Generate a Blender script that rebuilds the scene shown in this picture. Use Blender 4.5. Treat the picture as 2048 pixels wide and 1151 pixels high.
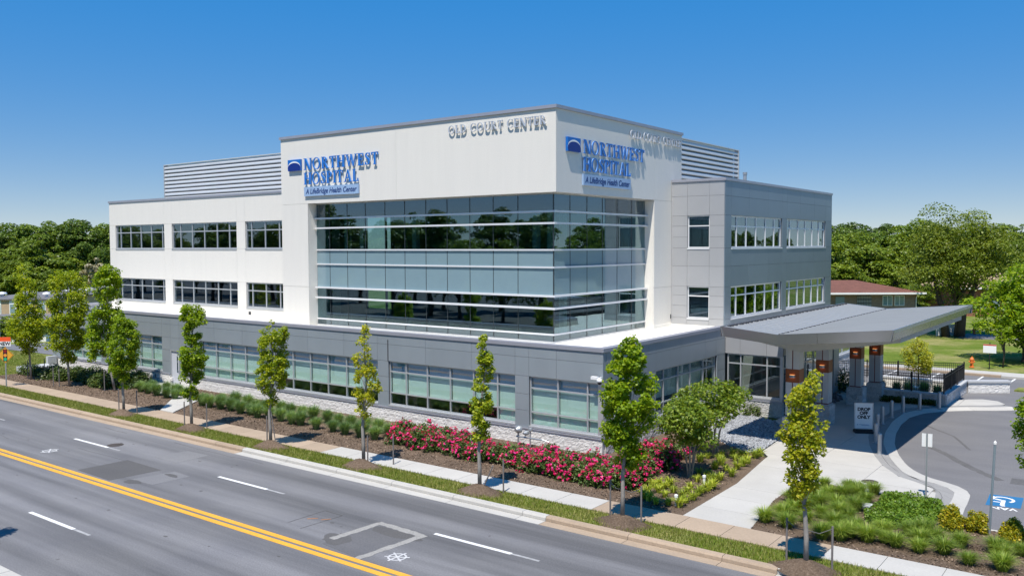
import bpy, math, random
import numpy as np
from mathutils import Vector, Matrix

random.seed(7)
rng = np.random.default_rng(7)
scene = bpy.context.scene
for _o in list(bpy.data.objects):
    bpy.data.objects.remove(_o)
COL = scene.collection

# ------------------------------------------------------------------ camera
cam_d = bpy.data.cameras.new('camera')
cam_d.sensor_width = 36.0
cam_d.lens = 1731.23 * 36.0 / 2048.0
cam_d.clip_start = 0.5
cam_d.clip_end = 5000
cam = bpy.data.objects.new('camera', cam_d)
COL.objects.link(cam)
RM = Matrix(((0.79980529, -0.02649853, 0.59967434),
             (0.60024874, 0.04129305, -0.79874672),
             (-0.00359677, 0.99879563, 0.04893211)))
cam.matrix_world = Matrix.Translation((0, 0, 9.0)) @ RM.to_4x4()
scene.camera = cam

# ------------------------------------------------------------------ light
SUN_DIR = Vector((0.136, -0.47, 1.0)).normalized()       # towards the sun
SUN_EL = math.asin(SUN_DIR.z)
SUN_ROT = math.atan2(SUN_DIR.x, SUN_DIR.y)
world = bpy.data.worlds.new('World')
scene.world = world
world.use_nodes = True
wn = world.node_tree
wn.nodes.clear()
w_out = wn.nodes.new('ShaderNodeOutputWorld')
w_bg = wn.nodes.new('ShaderNodeBackground')
w_sky = wn.nodes.new('ShaderNodeTexSky')
w_sky.sky_type = 'NISHITA'
w_sky.sun_disc = False
w_sky.sun_elevation = SUN_EL
w_sky.sun_rotation = SUN_ROT
w_sky.altitude = 0
w_sky.air_density = 0.8
w_sky.dust_density = 0.0
w_sky.ozone_density = 10.0
w_bg.inputs['Strength'].default_value = 0.1
# the photograph's clear, tone-compressed deep blue: softer vertical contrast, more saturation, everywhere alike
w_gam = wn.nodes.new('ShaderNodeGamma')
w_gam.inputs['Gamma'].default_value = 0.12
w_hsv = wn.nodes.new('ShaderNodeHueSaturation')
w_hsv.inputs['Hue'].default_value = 0.519
w_hsv.inputs['Saturation'].default_value = 5.65
w_hsv.inputs['Value'].default_value = 3.85
wn.links.new(w_sky.outputs[0], w_gam.inputs['Color'])
wn.links.new(w_gam.outputs[0], w_hsv.inputs['Color'])
wn.links.new(w_hsv.outputs[0], w_bg.inputs['Color'])
wn.links.new(w_bg.outputs[0], w_out.inputs['Surface'])

sun_d = bpy.data.lights.new('sun', 'SUN')
sun_d.energy = 4.2
sun_d.angle = math.radians(0.55)
sun_d.color = (1.0, 0.935, 0.845)
sun = bpy.data.objects.new('sun', sun_d)
sun.rotation_euler = SUN_DIR.to_track_quat('Z', 'Y').to_euler()
sun.location = (20, -40, 80)
COL.objects.link(sun)

scene.view_settings.view_transform = 'Standard'
scene.view_settings.look = 'None'
scene.view_settings.gamma = 1.0
scene.view_settings.exposure = 0.55
scene.view_settings.use_curve_mapping = False
scene.render.engine = 'CYCLES'
scene.cycles.max_bounces = 8
scene.cycles.transparent_max_bounces = 16
scene.cycles.use_denoising = True

# ------------------------------------------------------------------ materials
def _nodes(name):
    m = bpy.data.materials.new(name)
    m.use_nodes = True
    nt = m.node_tree
    nt.nodes.clear()
    out = nt.nodes.new('ShaderNodeOutputMaterial')
    return m, nt, out

def _pos(nt, scale=(1, 1, 1)):
    g = nt.nodes.new('ShaderNodeNewGeometry')
    mp = nt.nodes.new('ShaderNodeMapping')
    mp.inputs['Scale'].default_value = scale
    nt.links.new(g.outputs['Position'], mp.inputs['Vector'])
    return mp.outputs[0]

def _noise(nt, vec, scale, detail=4, rough=0.6):
    n = nt.nodes.new('ShaderNodeTexNoise')
    n.inputs['Scale'].default_value = scale
    n.inputs['Detail'].default_value = detail
    n.inputs['Roughness'].default_value = rough
    nt.links.new(vec, n.inputs['Vector'])
    return n.outputs['Fac']

def _ramp(nt, fac, stops):
    r = nt.nodes.new('ShaderNodeValToRGB')
    e = r.color_ramp.elements
    e[0].position, e[0].color = stops[0][0], (*stops[0][1], 1)
    e[1].position, e[1].color = stops[-1][0], (*stops[-1][1], 1)
    for p, c in stops[1:-1]:
        k = e.new(p)
        k.color = (*c, 1)
    nt.links.new(fac, r.inputs['Fac'])
    return r.outputs['Color']

def _mixrgb(nt, fac, a, b, mode='MIX'):
    m = nt.nodes.new('ShaderNodeMix')
    m.data_type = 'RGBA'
    m.blend_type = mode
    for sock, v in ((m.inputs[0], fac), (m.inputs[6], a), (m.inputs[7], b)):
        if isinstance(v, (int, float)):
            sock.default_value = v
        elif isinstance(v, tuple):
            sock.default_value = (*v, 1)
        else:
            nt.links.new(v, sock)
    return m.outputs[2]

def _bump(nt, height, strength, dist=0.02):
    b = nt.nodes.new('ShaderNodeBump')
    b.inputs['Strength'].default_value = strength
    b.inputs['Distance'].default_value = dist
    nt.links.new(height, b.inputs['Height'])
    return b.outputs['Normal']

def mul(c, k):
    return tuple(min(1.0, x * k) for x in c)

def mat(name, col, rough=0.6, metal=0.0, var=0.12, vscale=1.5, stretch=(1, 1, 1), fine=0.0, fscale=30.0,
        bump=0.0, bscale=20.0, bdist=0.02, spec=0.5, island=0.0, coat=0.0):
    """Principled surface: col varied by two noises, optional per-piece value shift and bump."""
    m, nt, out = _nodes(name)
    p = nt.nodes.new('ShaderNodeBsdfPrincipled')
    p.inputs['Roughness'].default_value = rough
    p.inputs['Metallic'].default_value = metal
    p.inputs['Specular IOR Level'].default_value = spec
    p.inputs['Coat Weight'].default_value = coat
    v = _pos(nt, stretch)
    c = _ramp(nt, _noise(nt, v, vscale, 5), [(0.28, mul(col, 1 - var)), (0.72, mul(col, 1 + var))])
    if fine:
        f = _ramp(nt, _noise(nt, _pos(nt), fscale, 3, 0.7), [(0.3, (1 - fine,) * 3), (0.7, (1 + fine * 0.6,) * 3)])
        c = _mixrgb(nt, 1.0, c, f, 'MULTIPLY')
    if island:
        g = nt.nodes.new('ShaderNodeNewGeometry')
        oi = nt.nodes.new('ShaderNodeObjectInfo')
        ad = nt.nodes.new('ShaderNodeMath')
        ad.operation = 'ADD'
        nt.links.new(g.outputs['Random Per Island'], ad.inputs[0])
        nt.links.new(oi.outputs['Random'], ad.inputs[1])
        fr = nt.nodes.new('ShaderNodeMath')
        fr.operation = 'FRACT'
        nt.links.new(ad.outputs[0], fr.inputs[0])
        c = _mixrgb(nt, 1.0, c, _ramp(nt, fr.outputs[0], [(0, (1 - island,) * 3), (1, (1 + island,) * 3)]), 'MULTIPLY')
    nt.links.new(c, p.inputs['Base Color'])
    if bump:
        nt.links.new(_bump(nt, _noise(nt, _pos(nt), bscale, 5, 0.65), bump, bdist), p.inputs['Normal'])
    nt.links.new(p.outputs[0], out.inputs['Surface'])
    return m

def leaf_mat(name, c_dark, c_mid, c_light, trans=0.35, objvar=0.25):
    m, nt, out = _nodes(name)
    g = nt.nodes.new('ShaderNodeNewGeometry')
    oi = nt.nodes.new('ShaderNodeObjectInfo')
    c = _ramp(nt, g.outputs['Random Per Island'], [(0.0, c_dark), (0.55, c_mid), (1.0, c_light)])
    c = _mixrgb(nt, 1.0, c, _ramp(nt, oi.outputs['Random'], [(0, (1 - objvar, 1 - objvar * .8, 1 - objvar)), (1, (1 + objvar, 1 + objvar * .8, 1 + objvar * .4))]), 'MULTIPLY')
    d = nt.nodes.new('ShaderNodeBsdfPrincipled')
    d.inputs['Roughness'].default_value = 0.45
    d.inputs['Specular IOR Level'].default_value = 0.35
    t = nt.nodes.new('ShaderNodeBsdfTranslucent')
    mx = nt.nodes.new('ShaderNodeMixShader')
    mx.inputs[0].default_value = trans
    nt.links.new(c, d.inputs['Base Color'])
    nt.links.new(_mixrgb(nt, 1.0, c, (1.5, 1.35, 0.6), 'MULTIPLY'), t.inputs['Color'])
    nt.links.new(d.outputs[0], mx.inputs[1])
    nt.links.new(t.outputs[0], mx.inputs[2])
    nt.links.new(mx.outputs[0], out.inputs['Surface'])
    return m

def glow_mat(name, col, k):
    m, nt, out = _nodes(name)
    e = nt.nodes.new('ShaderNodeEmission')
    e.inputs['Color'].default_value = (*col, 1)
    e.inputs['Strength'].default_value = k
    nt.links.new(e.outputs[0], out.inputs['Surface'])
    return m

def glass_mat(name, tint, base=0.14, gain=1.0, refl=(0.85, 0.93, 1.0), wave=0.0016):
    """Tinted glazing: Fresnel mix of a mirror coat and a tinted see-through sheet, faintly wavy."""
    m, nt, out = _nodes(name)
    tr = nt.nodes.new('ShaderNodeBsdfTransparent')
    tr.inputs[0].default_value = (*tint, 1)
    gl = nt.nodes.new('ShaderNodeBsdfGlossy')
    gl.inputs['Roughness'].default_value = 0.012
    gl.inputs['Color'].default_value = (*refl, 1)
    fr = nt.nodes.new('ShaderNodeLayerWeight')
    fr.inputs['Blend'].default_value = 0.5
    pw = nt.nodes.new('ShaderNodeMath')
    pw.operation = 'POWER'
    nt.links.new(fr.outputs['Facing'], pw.inputs[0])
    pw.inputs[1].default_value = 4.0
    ma = nt.nodes.new('ShaderNodeMath')
    ma.operation = 'MULTIPLY_ADD'
    ma.use_clamp = True
    nt.links.new(pw.outputs[0], ma.inputs[0])
    ma.inputs[1].default_value = gain
    ma.inputs[2].default_value = base
    nt.links.new(_bump(nt, _noise(nt, _pos(nt), 0.9, 1), 1.0, wave), gl.inputs['Normal'])
    mx = nt.nodes.new('ShaderNodeMixShader')
    nt.links.new(ma.outputs[0], mx.inputs[0])
    nt.links.new(tr.outputs[0], mx.inputs[1])
    nt.links.new(gl.outputs[0], mx.inputs[2])
    nt.links.new(mx.outputs[0], out.inputs['Surface'])
    return m

def asphalt_mat(name, col, streak=0.2):
    m, nt, out = _nodes(name)
    p = nt.nodes.new('ShaderNodeBsdfPrincipled')
    p.inputs['Roughness'].default_value = 0.85
    s1 = _noise(nt, _pos(nt, (0.035, 0.9, 1)), 1.0, 4)
    s2 = _noise(nt, _pos(nt), 0.35, 5)
    s3 = _noise(nt, _pos(nt), 22.0, 3, 0.8)
    c = _ramp(nt, s1, [(0.3, mul(col, 1 - streak)), (0.7, mul(col, 1 + streak))])
    c = _mixrgb(nt, 1.0, c, _ramp(nt, s2, [(0.3, (0.9, 0.9, 0.92)), (0.7, (1.08, 1.07, 1.05))]), 'MULTIPLY')
    c = _mixrgb(nt, 1.0, c, _ramp(nt, s3, [(0.3, (0.72,) * 3), (0.7, (1.28,) * 3)]), 'MULTIPLY')
    nt.links.new(c, p.inputs['Base Color'])
    nt.links.new(_bump(nt, s3, 0.5, 0.01), p.inputs['Normal'])
    nt.links.new(p.outputs[0], out.inputs['Surface'])
    return m

def lawn_mat(name):
    m, nt, out = _nodes(name)
    p = nt.nodes.new('ShaderNodeBsdfPrincipled')
    p.inputs['Roughness'].default_value = 0.9
    p.inputs['Specular IOR Level'].default_value = 0.1
    a = _noise(nt, _pos(nt), 0.22, 6, 0.7)
    b = _noise(nt, _pos(nt), 9.0, 4, 0.75)
    c = _ramp(nt, a, [(0.3, (0.09, 0.15, 0.018)), (0.46, (0.135, 0.185, 0.03)), (0.62, (0.27, 0.26, 0.11))])
    c = _mixrgb(nt, 1.0, c, _ramp(nt, b, [(0.25, (0.6, 0.65, 0.6)), (0.75, (1.35, 1.3, 1.2))]), 'MULTIPLY')
    nt.links.new(c, p.inputs['Base Color'])
    nt.links.new(_bump(nt, b, 0.9, 0.08), p.inputs['Normal'])
    nt.links.new(p.outputs[0], out.inputs['Surface'])
    return m

def mulch_mat(name):
    m, nt, out = _nodes(name)
    p = nt.nodes.new('ShaderNodeBsdfPrincipled')
    p.inputs['Roughness'].default_value = 0.95
    p.inputs['Specular IOR Level'].default_value = 0.1
    b = _noise(nt, _pos(nt), 16.0, 6, 0.8)
    a = _noise(nt, _pos(nt), 0.7, 4)
    c = _ramp(nt, b, [(0.25, (0.065, 0.043, 0.030)), (0.5, (0.155, 0.112, 0.080)), (0.78, (0.32, 0.245, 0.18))])
    c = _mixrgb(nt, 1.0, c, _ramp(nt, a, [(0.3, (0.8,) * 3), (0.7, (1.2,) * 3)]), 'MULTIPLY')
    nt.links.new(c, p.inputs['Base Color'])
    nt.links.new(_bump(nt, b, 1.0, 0.06), p.inputs['Normal'])
    nt.links.new(p.outputs[0], out.inputs['Surface'])
    return m

def shingle_mat(name, col, size=0.35):
    return mat(name, col, 0.9, var=0.22, vscale=3.0, stretch=(0.5, 0.5, 4), fine=0.35, fscale=9, bump=0.3, bscale=10)

M = {
    'white': mat('white_render', (0.715, 0.69, 0.635), 0.8, var=0.018, vscale=1.2, stretch=(3, 3, 0.25), fine=0.04, fscale=18, bump=0.05, bscale=60),
    'white_joint': mat('render_joint', (0.40, 0.39, 0.38), 0.9, var=0.03),
    'grey': mat('grey_panel', (0.295, 0.335, 0.365), 0.38, metal=0.25, var=0.05, vscale=0.8, stretch=(1, 1, 0.4), spec=0.5, island=0.035),
    'grey_light': mat('light_grey_panel', (0.40, 0.405, 0.415), 0.4, metal=0.25, var=0.03, vscale=0.8, spec=0.5, island=0.025),
    'grey_shaded_face': mat('grey_panel_shaded', (0.185, 0.235, 0.28), 0.34, metal=0.3, var=0.04, vscale=0.8, spec=0.5, island=0.04),  # east wing panel with the side face's shade and sky blue painted in
    'joint': mat('panel_joint', (0.05, 0.052, 0.058), 0.9, var=0.03),
    'cap': mat('metal_coping', (0.37, 0.375, 0.42), 0.4, metal=0.35, var=0.05),
    'alu': mat('aluminium', (0.55, 0.565, 0.58), 0.35, metal=0.5, var=0.03),
    'alu_white': mat('pale_aluminium', (0.72, 0.73, 0.74), 0.4, metal=0.2, var=0.03),
    'mull': mat('dark_mullion', (0.03, 0.04, 0.045), 0.4, var=0.03),
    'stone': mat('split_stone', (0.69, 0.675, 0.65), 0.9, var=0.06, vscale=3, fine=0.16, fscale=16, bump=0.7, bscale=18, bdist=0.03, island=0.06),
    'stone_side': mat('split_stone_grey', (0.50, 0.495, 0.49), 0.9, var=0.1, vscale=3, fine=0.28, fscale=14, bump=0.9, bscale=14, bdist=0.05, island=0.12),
    'ledge': mat('ledge_stone', (0.45, 0.46, 0.47), 0.7, var=0.06, fine=0.1),
    'membrane': mat('roof_membrane', (0.78, 0.76, 0.70), 0.8, var=0.06, vscale=0.7, fine=0.05),
    'roof_gravel': mat('flat_roof', (0.30, 0.30, 0.30), 0.9, var=0.1, fine=0.2),
    'interior': mat('dark_room', (0.20, 0.21, 0.205), 0.9, var=0.2, vscale=0.4),
    'interior_floor': mat('room_floor', (0.16, 0.15, 0.14), 0.8, var=0.1),
    'interior_white': mat('room_column', (0.62, 0.64, 0.62), 0.7, var=0.05),
    'blind': mat('roller_blind', (0.78, 0.82, 0.77), 0.85, var=0.03, stretch=(6, 6, 0.4)),
    'glass': glass_mat('window_glass', (0.86, 0.94, 0.92), 0.08, 1.0),
    'glass_top': glass_mat('top_light_glass', (0.66, 0.78, 0.86), 0.10, 1.0),
    'glass_wall': glass_mat('curtain_glass', (0.50, 0.66, 0.66), 0.19, 1.0, (0.66, 0.86, 0.95)),
    'glass_dark': glass_mat('dark_glass', (0.45, 0.56, 0.62), 0.16, 1.0, (0.75, 0.88, 0.95)),
    'louvre': mat('louvre_metal', (0.66, 0.675, 0.68), 0.35, metal=0.3, var=0.03),
    'seam': mat('standing_seam_metal', (0.43, 0.44, 0.44), 0.38, metal=0.45, var=0.04, stretch=(0.3, 2, 1)),
    'fascia': mat('canopy_fascia', (0.33, 0.335, 0.355), 0.24, metal=0.6, var=0.04),
    'soffit': mat('canopy_soffit', (0.46, 0.455, 0.44), 0.6, var=0.04),
    'col_panel': mat('column_panel', (0.50, 0.50, 0.50), 0.5, metal=0.1, var=0.03),
    'copper': mat('brown_panel', (0.24, 0.075, 0.028), 0.45, metal=0.2, var=0.08),
    'red': mat('red_stripe', (0.16, 0.025, 0.018), 0.6, var=0.05),
    'asphalt': asphalt_mat('asphalt_road', (0.150, 0.150, 0.155), 0.36),
    'asphalt_lot': asphalt_mat('asphalt_lot', (0.155, 0.153, 0.156), 0.08),
    'asphalt_dark': asphalt_mat('asphalt_patch', (0.095, 0.092, 0.09), 0.08),
    'asphalt_mid': asphalt_mat('asphalt_old_patch', (0.178, 0.178, 0.182), 0.05),
    'repair': mat('repair_mortar', (0.30, 0.29, 0.27), 0.9, var=0.12, vscale=4, fine=0.25, fscale=18, bump=0.4),
    'line_white': mat('white_paint', (0.72, 0.72, 0.71), 0.7, var=0.06, vscale=2, fine=0.12, fscale=12),
    'line_worn': mat('worn_white_paint', (0.36, 0.36, 0.36), 0.8, var=0.15, vscale=3, fine=0.3, fscale=14),
    'line_yellow': mat('yellow_paint', (0.72, 0.36, 0.035), 0.7, var=0.08, vscale=1.5, fine=0.1, fscale=12),
    'orange_spray': mat('orange_spray', (0.42, 0.17, 0.05), 0.8, var=0.1),
    'concrete': mat('pale_concrete', (0.45, 0.435, 0.40), 0.85, var=0.06, vscale=0.9, fine=0.07, fscale=16, bump=0.1, bscale=50, island=0.03),
    'concrete_tan': mat('tan_concrete', (0.37, 0.285, 0.205), 0.9, var=0.08, vscale=1.2, fine=0.12, fscale=14, bump=0.15, bscale=40, island=0.05),
    'concrete_joint': mat('concrete_joint', (0.20, 0.19, 0.17), 0.95, var=0.1),
    'paver': mat('grey_paver', (0.27, 0.265, 0.255), 0.9, var=0.07, fine=0.1, island=0.06),
    'mulch': mulch_mat('bark_mulch'),
    'chip': mat('bark_chip', (0.19, 0.138, 0.10), 0.95, var=0.1, island=0.6),
    'lawn': lawn_mat('lawn'),
    'blade': leaf_mat('grass_blade', (0.12, 0.17, 0.018), (0.21, 0.245, 0.035), (0.42, 0.38, 0.15), 0.25, 0.0),
    'pebble': mat('blue_pebble', (0.30, 0.315, 0.335), 0.7, var=0.05, island=0.45),
    'rock': mat('dark_rock', (0.16, 0.17, 0.19), 0.8, var=0.1, island=0.4),
    'court': mat('court_gravel', (0.42, 0.40, 0.36), 0.9, var=0.08, fine=0.25, fscale=10),
    'bark': mat('grey_bark', (0.27, 0.25, 0.225), 0.9, var=0.2, vscale=6, stretch=(2, 2, 0.6), bump=0.4),
    'bark_dark': mat('dark_bark', (0.085, 0.065, 0.05), 0.9, var=0.25, vscale=5, bump=0.5),
    'bark_pale': mat('pale_bark', (0.34, 0.27, 0.20), 0.8, var=0.2, vscale=6),
    'stake': mat('weathered_stake', (0.17, 0.155, 0.15), 0.9, var=0.2, vscale=5),
    'wire': mat('tie_wire', (0.08, 0.08, 0.08), 0.6),
    'leaf_green': leaf_mat('maple_leaf', (0.11, 0.205, 0.006), (0.22, 0.345, 0.012), (0.40, 0.50, 0.03), 0.52, 0.06),
    'leaf_yellow': leaf_mat('yellowing_leaf', (0.14, 0.22, 0.008), (0.28, 0.37, 0.014), (0.50, 0.53, 0.035), 0.52, 0.06),
    'leaf_sparse': leaf_mat('pale_leaf', (0.20, 0.26, 0.012), (0.36, 0.42, 0.02), (0.60, 0.54, 0.05), 0.52, 0.06),
    'leaf_far': leaf_mat('woodland_leaf', (0.06, 0.11, 0.010), (0.105, 0.175, 0.018), (0.17, 0.24, 0.03), 0.25, 0.32),
    'leaf_far_light': leaf_mat('light_woodland_leaf', (0.09, 0.15, 0.010), (0.16, 0.235, 0.018), (0.25, 0.31, 0.03), 0.3, 0.25),
    'leaf_olive': leaf_mat('olive_leaf', (0.10, 0.15, 0.012), (0.175, 0.235, 0.022), (0.27, 0.32, 0.04), 0.4, 0.08),
    'leaf_bloom': leaf_mat('cream_leaf', (0.22, 0.20, 0.12), (0.34, 0.31, 0.20), (0.45, 0.42, 0.30), 0.2, 0.1),
    'leaf_myrtle': leaf_mat('myrtle_leaf', (0.075, 0.14, 0.010), (0.145, 0.225, 0.016), (0.28, 0.34, 0.04), 0.4, 0.05),
    'leaf_yew': leaf_mat('yew_leaf', (0.025, 0.055, 0.010), (0.06, 0.10, 0.016), (0.13, 0.165, 0.025), 0.15, 0.2),
    'leaf_rose': leaf_mat('rose_leaf', (0.045, 0.085, 0.018), (0.085, 0.14, 0.03), (0.15, 0.20, 0.055), 0.25, 0.15),
    'petal': leaf_mat('rose_petal', (0.56, 0.006, 0.085), (0.74, 0.014, 0.15), (0.82, 0.07, 0.38), 0.3, 0.0),
    'blue_grass': leaf_mat('blue_green_blade', (0.12, 0.215, 0.075), (0.20, 0.315, 0.115), (0.31, 0.42, 0.17), 0.3, 0.28),
    'tuft': leaf_mat('fountain_grass_blade', (0.13, 0.225, 0.025), (0.215, 0.32, 0.04), (0.36, 0.41, 0.10), 0.35, 0.2),
    'lily': leaf_mat('variegated_blade', (0.20, 0.27, 0.025), (0.36, 0.44, 0.045), (0.60, 0.62, 0.13), 0.35, 0.25),
    'leaf_cover': leaf_mat('ground_cover_leaf', (0.07, 0.15, 0.010), (0.125, 0.22, 0.014), (0.20, 0.30, 0.028), 0.3, 0.0),
    'leaf_gold': leaf_mat('golden_leaf', (0.15, 0.20, 0.010), (0.33, 0.33, 0.016), (0.62, 0.48, 0.02), 0.4, 0.08),
    'leaf_feather': leaf_mat('feathery_leaf', (0.24, 0.28, 0.012), (0.38, 0.41, 0.02), (0.52, 0.50, 0.04), 0.4, 0.0),
    'steel': mat('galvanised_steel', (0.42, 0.44, 0.46), 0.4, metal=0.6, var=0.08),
    'pole_blue': mat('blue_grey_pole', (0.28, 0.35, 0.40), 0.4, metal=0.4, var=0.05),
    'lamp_glow': glow_mat('warm_lamp', (1.0, 0.42, 0.12), 1.6),
    'black': mat('black_iron', (0.018, 0.018, 0.02), 0.5, metal=0.2),
    'dark_iron': mat('cast_iron', (0.09, 0.075, 0.065), 0.7, metal=0.4, var=0.2),
    'white_paint': mat('white_enamel', (0.80, 0.80, 0.79), 0.45, var=0.02),
    'door_grey': mat('door_paint', (0.50, 0.52, 0.57), 0.5, var=0.02),
    'letter_blue': mat('letter_blue', (0.006, 0.155, 0.56), 0.45, var=0.03),
    'letter_return': mat('letter_return', (0.14, 0.30, 0.62), 0.5),
    'logo_blue': mat('logo_blue', (0.008, 0.14, 0.50), 0.35, var=0.02),
    'logo_navy': mat('logo_navy', (0.004, 0.022, 0.20), 0.35, var=0.02),
    'tag_panel': mat('tagline_panel', (0.30, 0.43, 0.63), 0.4, var=0.02),
    'navy': mat('navy_print', (0.008, 0.035, 0.16), 0.5, var=0.02),
    'silver': mat('brushed_letter', (0.56, 0.58, 0.62), 0.35, metal=0.35, var=0.04),
    'print_black': mat('black_print', (0.012, 0.014, 0.02), 0.5),
    'sign_orange': mat('sign_orange', (0.85, 0.10, 0.02), 0.5, var=0.02),
    'sign_yellow': mat('sign_amber', (0.72, 0.36, 0.03), 0.5, var=0.03),
    'lamp_red': mat('symbol_red', (0.25, 0.012, 0.012), 0.5),
    'lamp_amber': mat('symbol_amber', (0.80, 0.30, 0.04), 0.5),
    'lamp_green': mat('symbol_green', (0.015, 0.42, 0.20), 0.5),
    'ada_blue': mat('bay_blue_paint', (0.022, 0.145, 0.31), 0.7, var=0.06, fine=0.08),
    'hydrant': mat('hydrant_orange', (0.70, 0.17, 0.03), 0.5, var=0.06),
    'hydrant_red': mat('hydrant_red', (0.50, 0.08, 0.04), 0.5, var=0.06),
    'brick_grey': mat('grey_brown_brick', (0.30, 0.215, 0.165), 0.9, var=0.1, fine=0.25, fscale=8, stretch=(1, 1, 6)),
    'brick_red': mat('red_brick', (0.30, 0.12, 0.08), 0.9, var=0.1, fine=0.2, fscale=8, stretch=(1, 1, 6)),
    'brick_tan': mat('tan_brick', (0.46, 0.34, 0.22), 0.9, var=0.08, fine=0.15, fscale=8),
    'roof_red': shingle_mat('red_shingle', (0.165, 0.068, 0.046)),
    'roof_tan': shingle_mat('tan_shingle', (0.40, 0.29, 0.18)),
    'roof_grey': mat('grey_roofing', (0.155, 0.15, 0.155), 0.9, var=0.1, fine=0.1),
    'block': mat('screen_block', (0.36, 0.35, 0.34), 0.9),
}

# ------------------------------------------------------------------ builders
def tag(o, label=None, cat=None, group=None, kind=None):
    if label: o['label'] = label
    if cat: o['category'] = cat
    if group: o['group'] = group
    if kind: o['kind'] = kind
    return o

def empty(name, loc, label=None, cat=None, group=None, kind=None, rz=0.0):
    o = bpy.data.objects.new(name, None)
    o.empty_display_size = 0.2
    o.location = loc
    o.rotation_euler = (0, 0, rz)
    COL.objects.link(o)
    return tag(o, label, cat, group, kind)

def link(name, me, parent=None, loc=None):
    o = bpy.data.objects.new(name, me)
    COL.objects.link(o)
    if parent is not None: o.parent = parent
    if loc is not None: o.location = loc
    return o

def world_loc(o):
    v = Vector((0, 0, 0))
    while o is not None:
        v = v + o.location
        o = o.parent
    return v

class MB:
    def __init__(s):
        s.v, s.f, s.m = [], [], []
    def add(s, vs, fs, m=0):
        b = len(s.v)
        s.v.extend([tuple(x) for x in vs])
        for f in fs:
            s.f.append([b + i for i in f])
            s.m.append(m)
        return s
    def box(s, x0, x1, y0, y1, z0, z1, m=0):
        x0, x1 = min(x0, x1), max(x0, x1)
        y0, y1 = min(y0, y1), max(y0, y1)
        z0, z1 = min(z0, z1), max(z0, z1)
        vs = [(x0, y0, z0), (x1, y0, z0), (x1, y1, z0), (x0, y1, z0), (x0, y0, z1), (x1, y0, z1), (x1, y1, z1), (x0, y1, z1)]
        return s.add(vs, [(3, 2, 1, 0), (4, 5, 6, 7), (0, 1, 5, 4), (1, 2, 6, 5), (2, 3, 7, 6), (3, 0, 4, 7)], m)
    def prism(s, poly, z0, z1, m=0):
        n = len(poly)
        a = sum(poly[i][0] * poly[(i + 1) % n][1] - poly[(i + 1) % n][0] * poly[i][1] for i in range(n))
        if a < 0: poly = poly[::-1]
        vs = [(p[0], p[1], z0) for p in poly] + [(p[0], p[1], z1) for p in poly]
        fs = [tuple(range(n, 2 * n)), tuple(range(n - 1, -1, -1))]
        fs += [(i, (i + 1) % n, n + (i + 1) % n, n + i) for i in range(n)]
        return s.add(vs, fs, m)
    def tube(s, pts, rad, n=8, m=0, caps=True):
        pts = [Vector(p) for p in pts]
        if not isinstance(rad, (list, tuple)): rad = [rad] * len(pts)
        b = len(s.v)
        for i, p in enumerate(pts):
            d = (pts[min(i + 1, len(pts) - 1)] - pts[max(i - 1, 0)]).normalized()
            ref = Vector((1, 0, 0)) if abs(d.z) > 0.7 else Vector((0, 0, 1))
            u = d.cross(ref).normalized()
            w = d.cross(u)
            for k in range(n):
                a = 2 * math.pi * k / n
                s.v.append(tuple(p + (u * math.cos(a) + w * math.sin(a)) * rad[i]))
        for i in range(len(pts) - 1):
            for k in range(n):
                s.f.append([b + i * n + k, b + i * n + (k + 1) % n, b + (i + 1) * n + (k + 1) % n, b + (i + 1) * n + k])
                s.m.append(m)
        if caps:
            s.f.append([b + k for k in range(n)][::-1]); s.m.append(m)
            e = b + (len(pts) - 1) * n
            s.f.append([e + k for k in range(n)]); s.m.append(m)
        return s
    def lathe(s, prof, cx=0, cy=0, n=14, m=0):
        b = len(s.v)
        for r, z in prof:
            for k in range(n):
                a = 2 * math.pi * k / n
                s.v.append((cx + r * math.cos(a), cy + r * math.sin(a), z))
        for i in range(len(prof) - 1):
            for k in range(n):
                s.f.append([b + i * n + k, b + i * n + (k + 1) % n, b + (i + 1) * n + (k + 1) % n, b + (i + 1) * n + k])
                s.m.append(m)
        s.f.append([b + k for k in range(n)][::-1]); s.m.append(m)
        e = b + (len(prof) - 1) * n
        s.f.append([e + k for k in range(n)]); s.m.append(m)
        return s
    def mesh(s, name, mats, off=(0, 0, 0), smooth=False):
        me = bpy.data.meshes.new(name)
        ox, oy, oz = off
        me.from_pydata([(x - ox, y - oy, z - oz) for x, y, z in s.v], [], s.f)
        if not isinstance(mats, (list, tuple)): mats = [mats]
        for mm in mats: me.materials.append(mm)
        if len(mats) > 1: me.polygons.foreach_set('material_index', s.m)
        if smooth: me.polygons.foreach_set('use_smooth', [True] * len(me.polygons))
        me.update()
        return me
    def build(s, name, mats, parent=None, smooth=False, local=False, loc=None):
        """World-space vertices unless local; parented pieces are stored relative to their parent."""
        off = (0, 0, 0)
        if parent is not None and not local: off = world_loc(parent)
        return link(name, s.mesh(name, mats, off, smooth), parent, loc)

def quad_mesh(name, V, mats, mi=None):
    """V: (N,4,3) array of separate quads."""
    n = len(V)
    me = bpy.data.meshes.new(name)
    me.vertices.add(4 * n)
    me.vertices.foreach_set('co', np.ascontiguousarray(V, dtype=np.float32).ravel())
    me.loops.add(4 * n)
    me.loops.foreach_set('vertex_index', np.arange(4 * n, dtype=np.int32))
    me.polygons.add(n)
    me.polygons.foreach_set('loop_start', np.arange(0, 4 * n, 4, dtype=np.int32))
    me.polygons.foreach_set('loop_total', np.full(n, 4, dtype=np.int32))
    if not isinstance(mats, (list, tuple)): mats = [mats]
    for mm in mats: me.materials.append(mm)
    if mi is not None: me.polygons.foreach_set('material_index', np.asarray(mi, dtype=np.int32))
    me.update(calc_edges=True)
    return me

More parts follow.
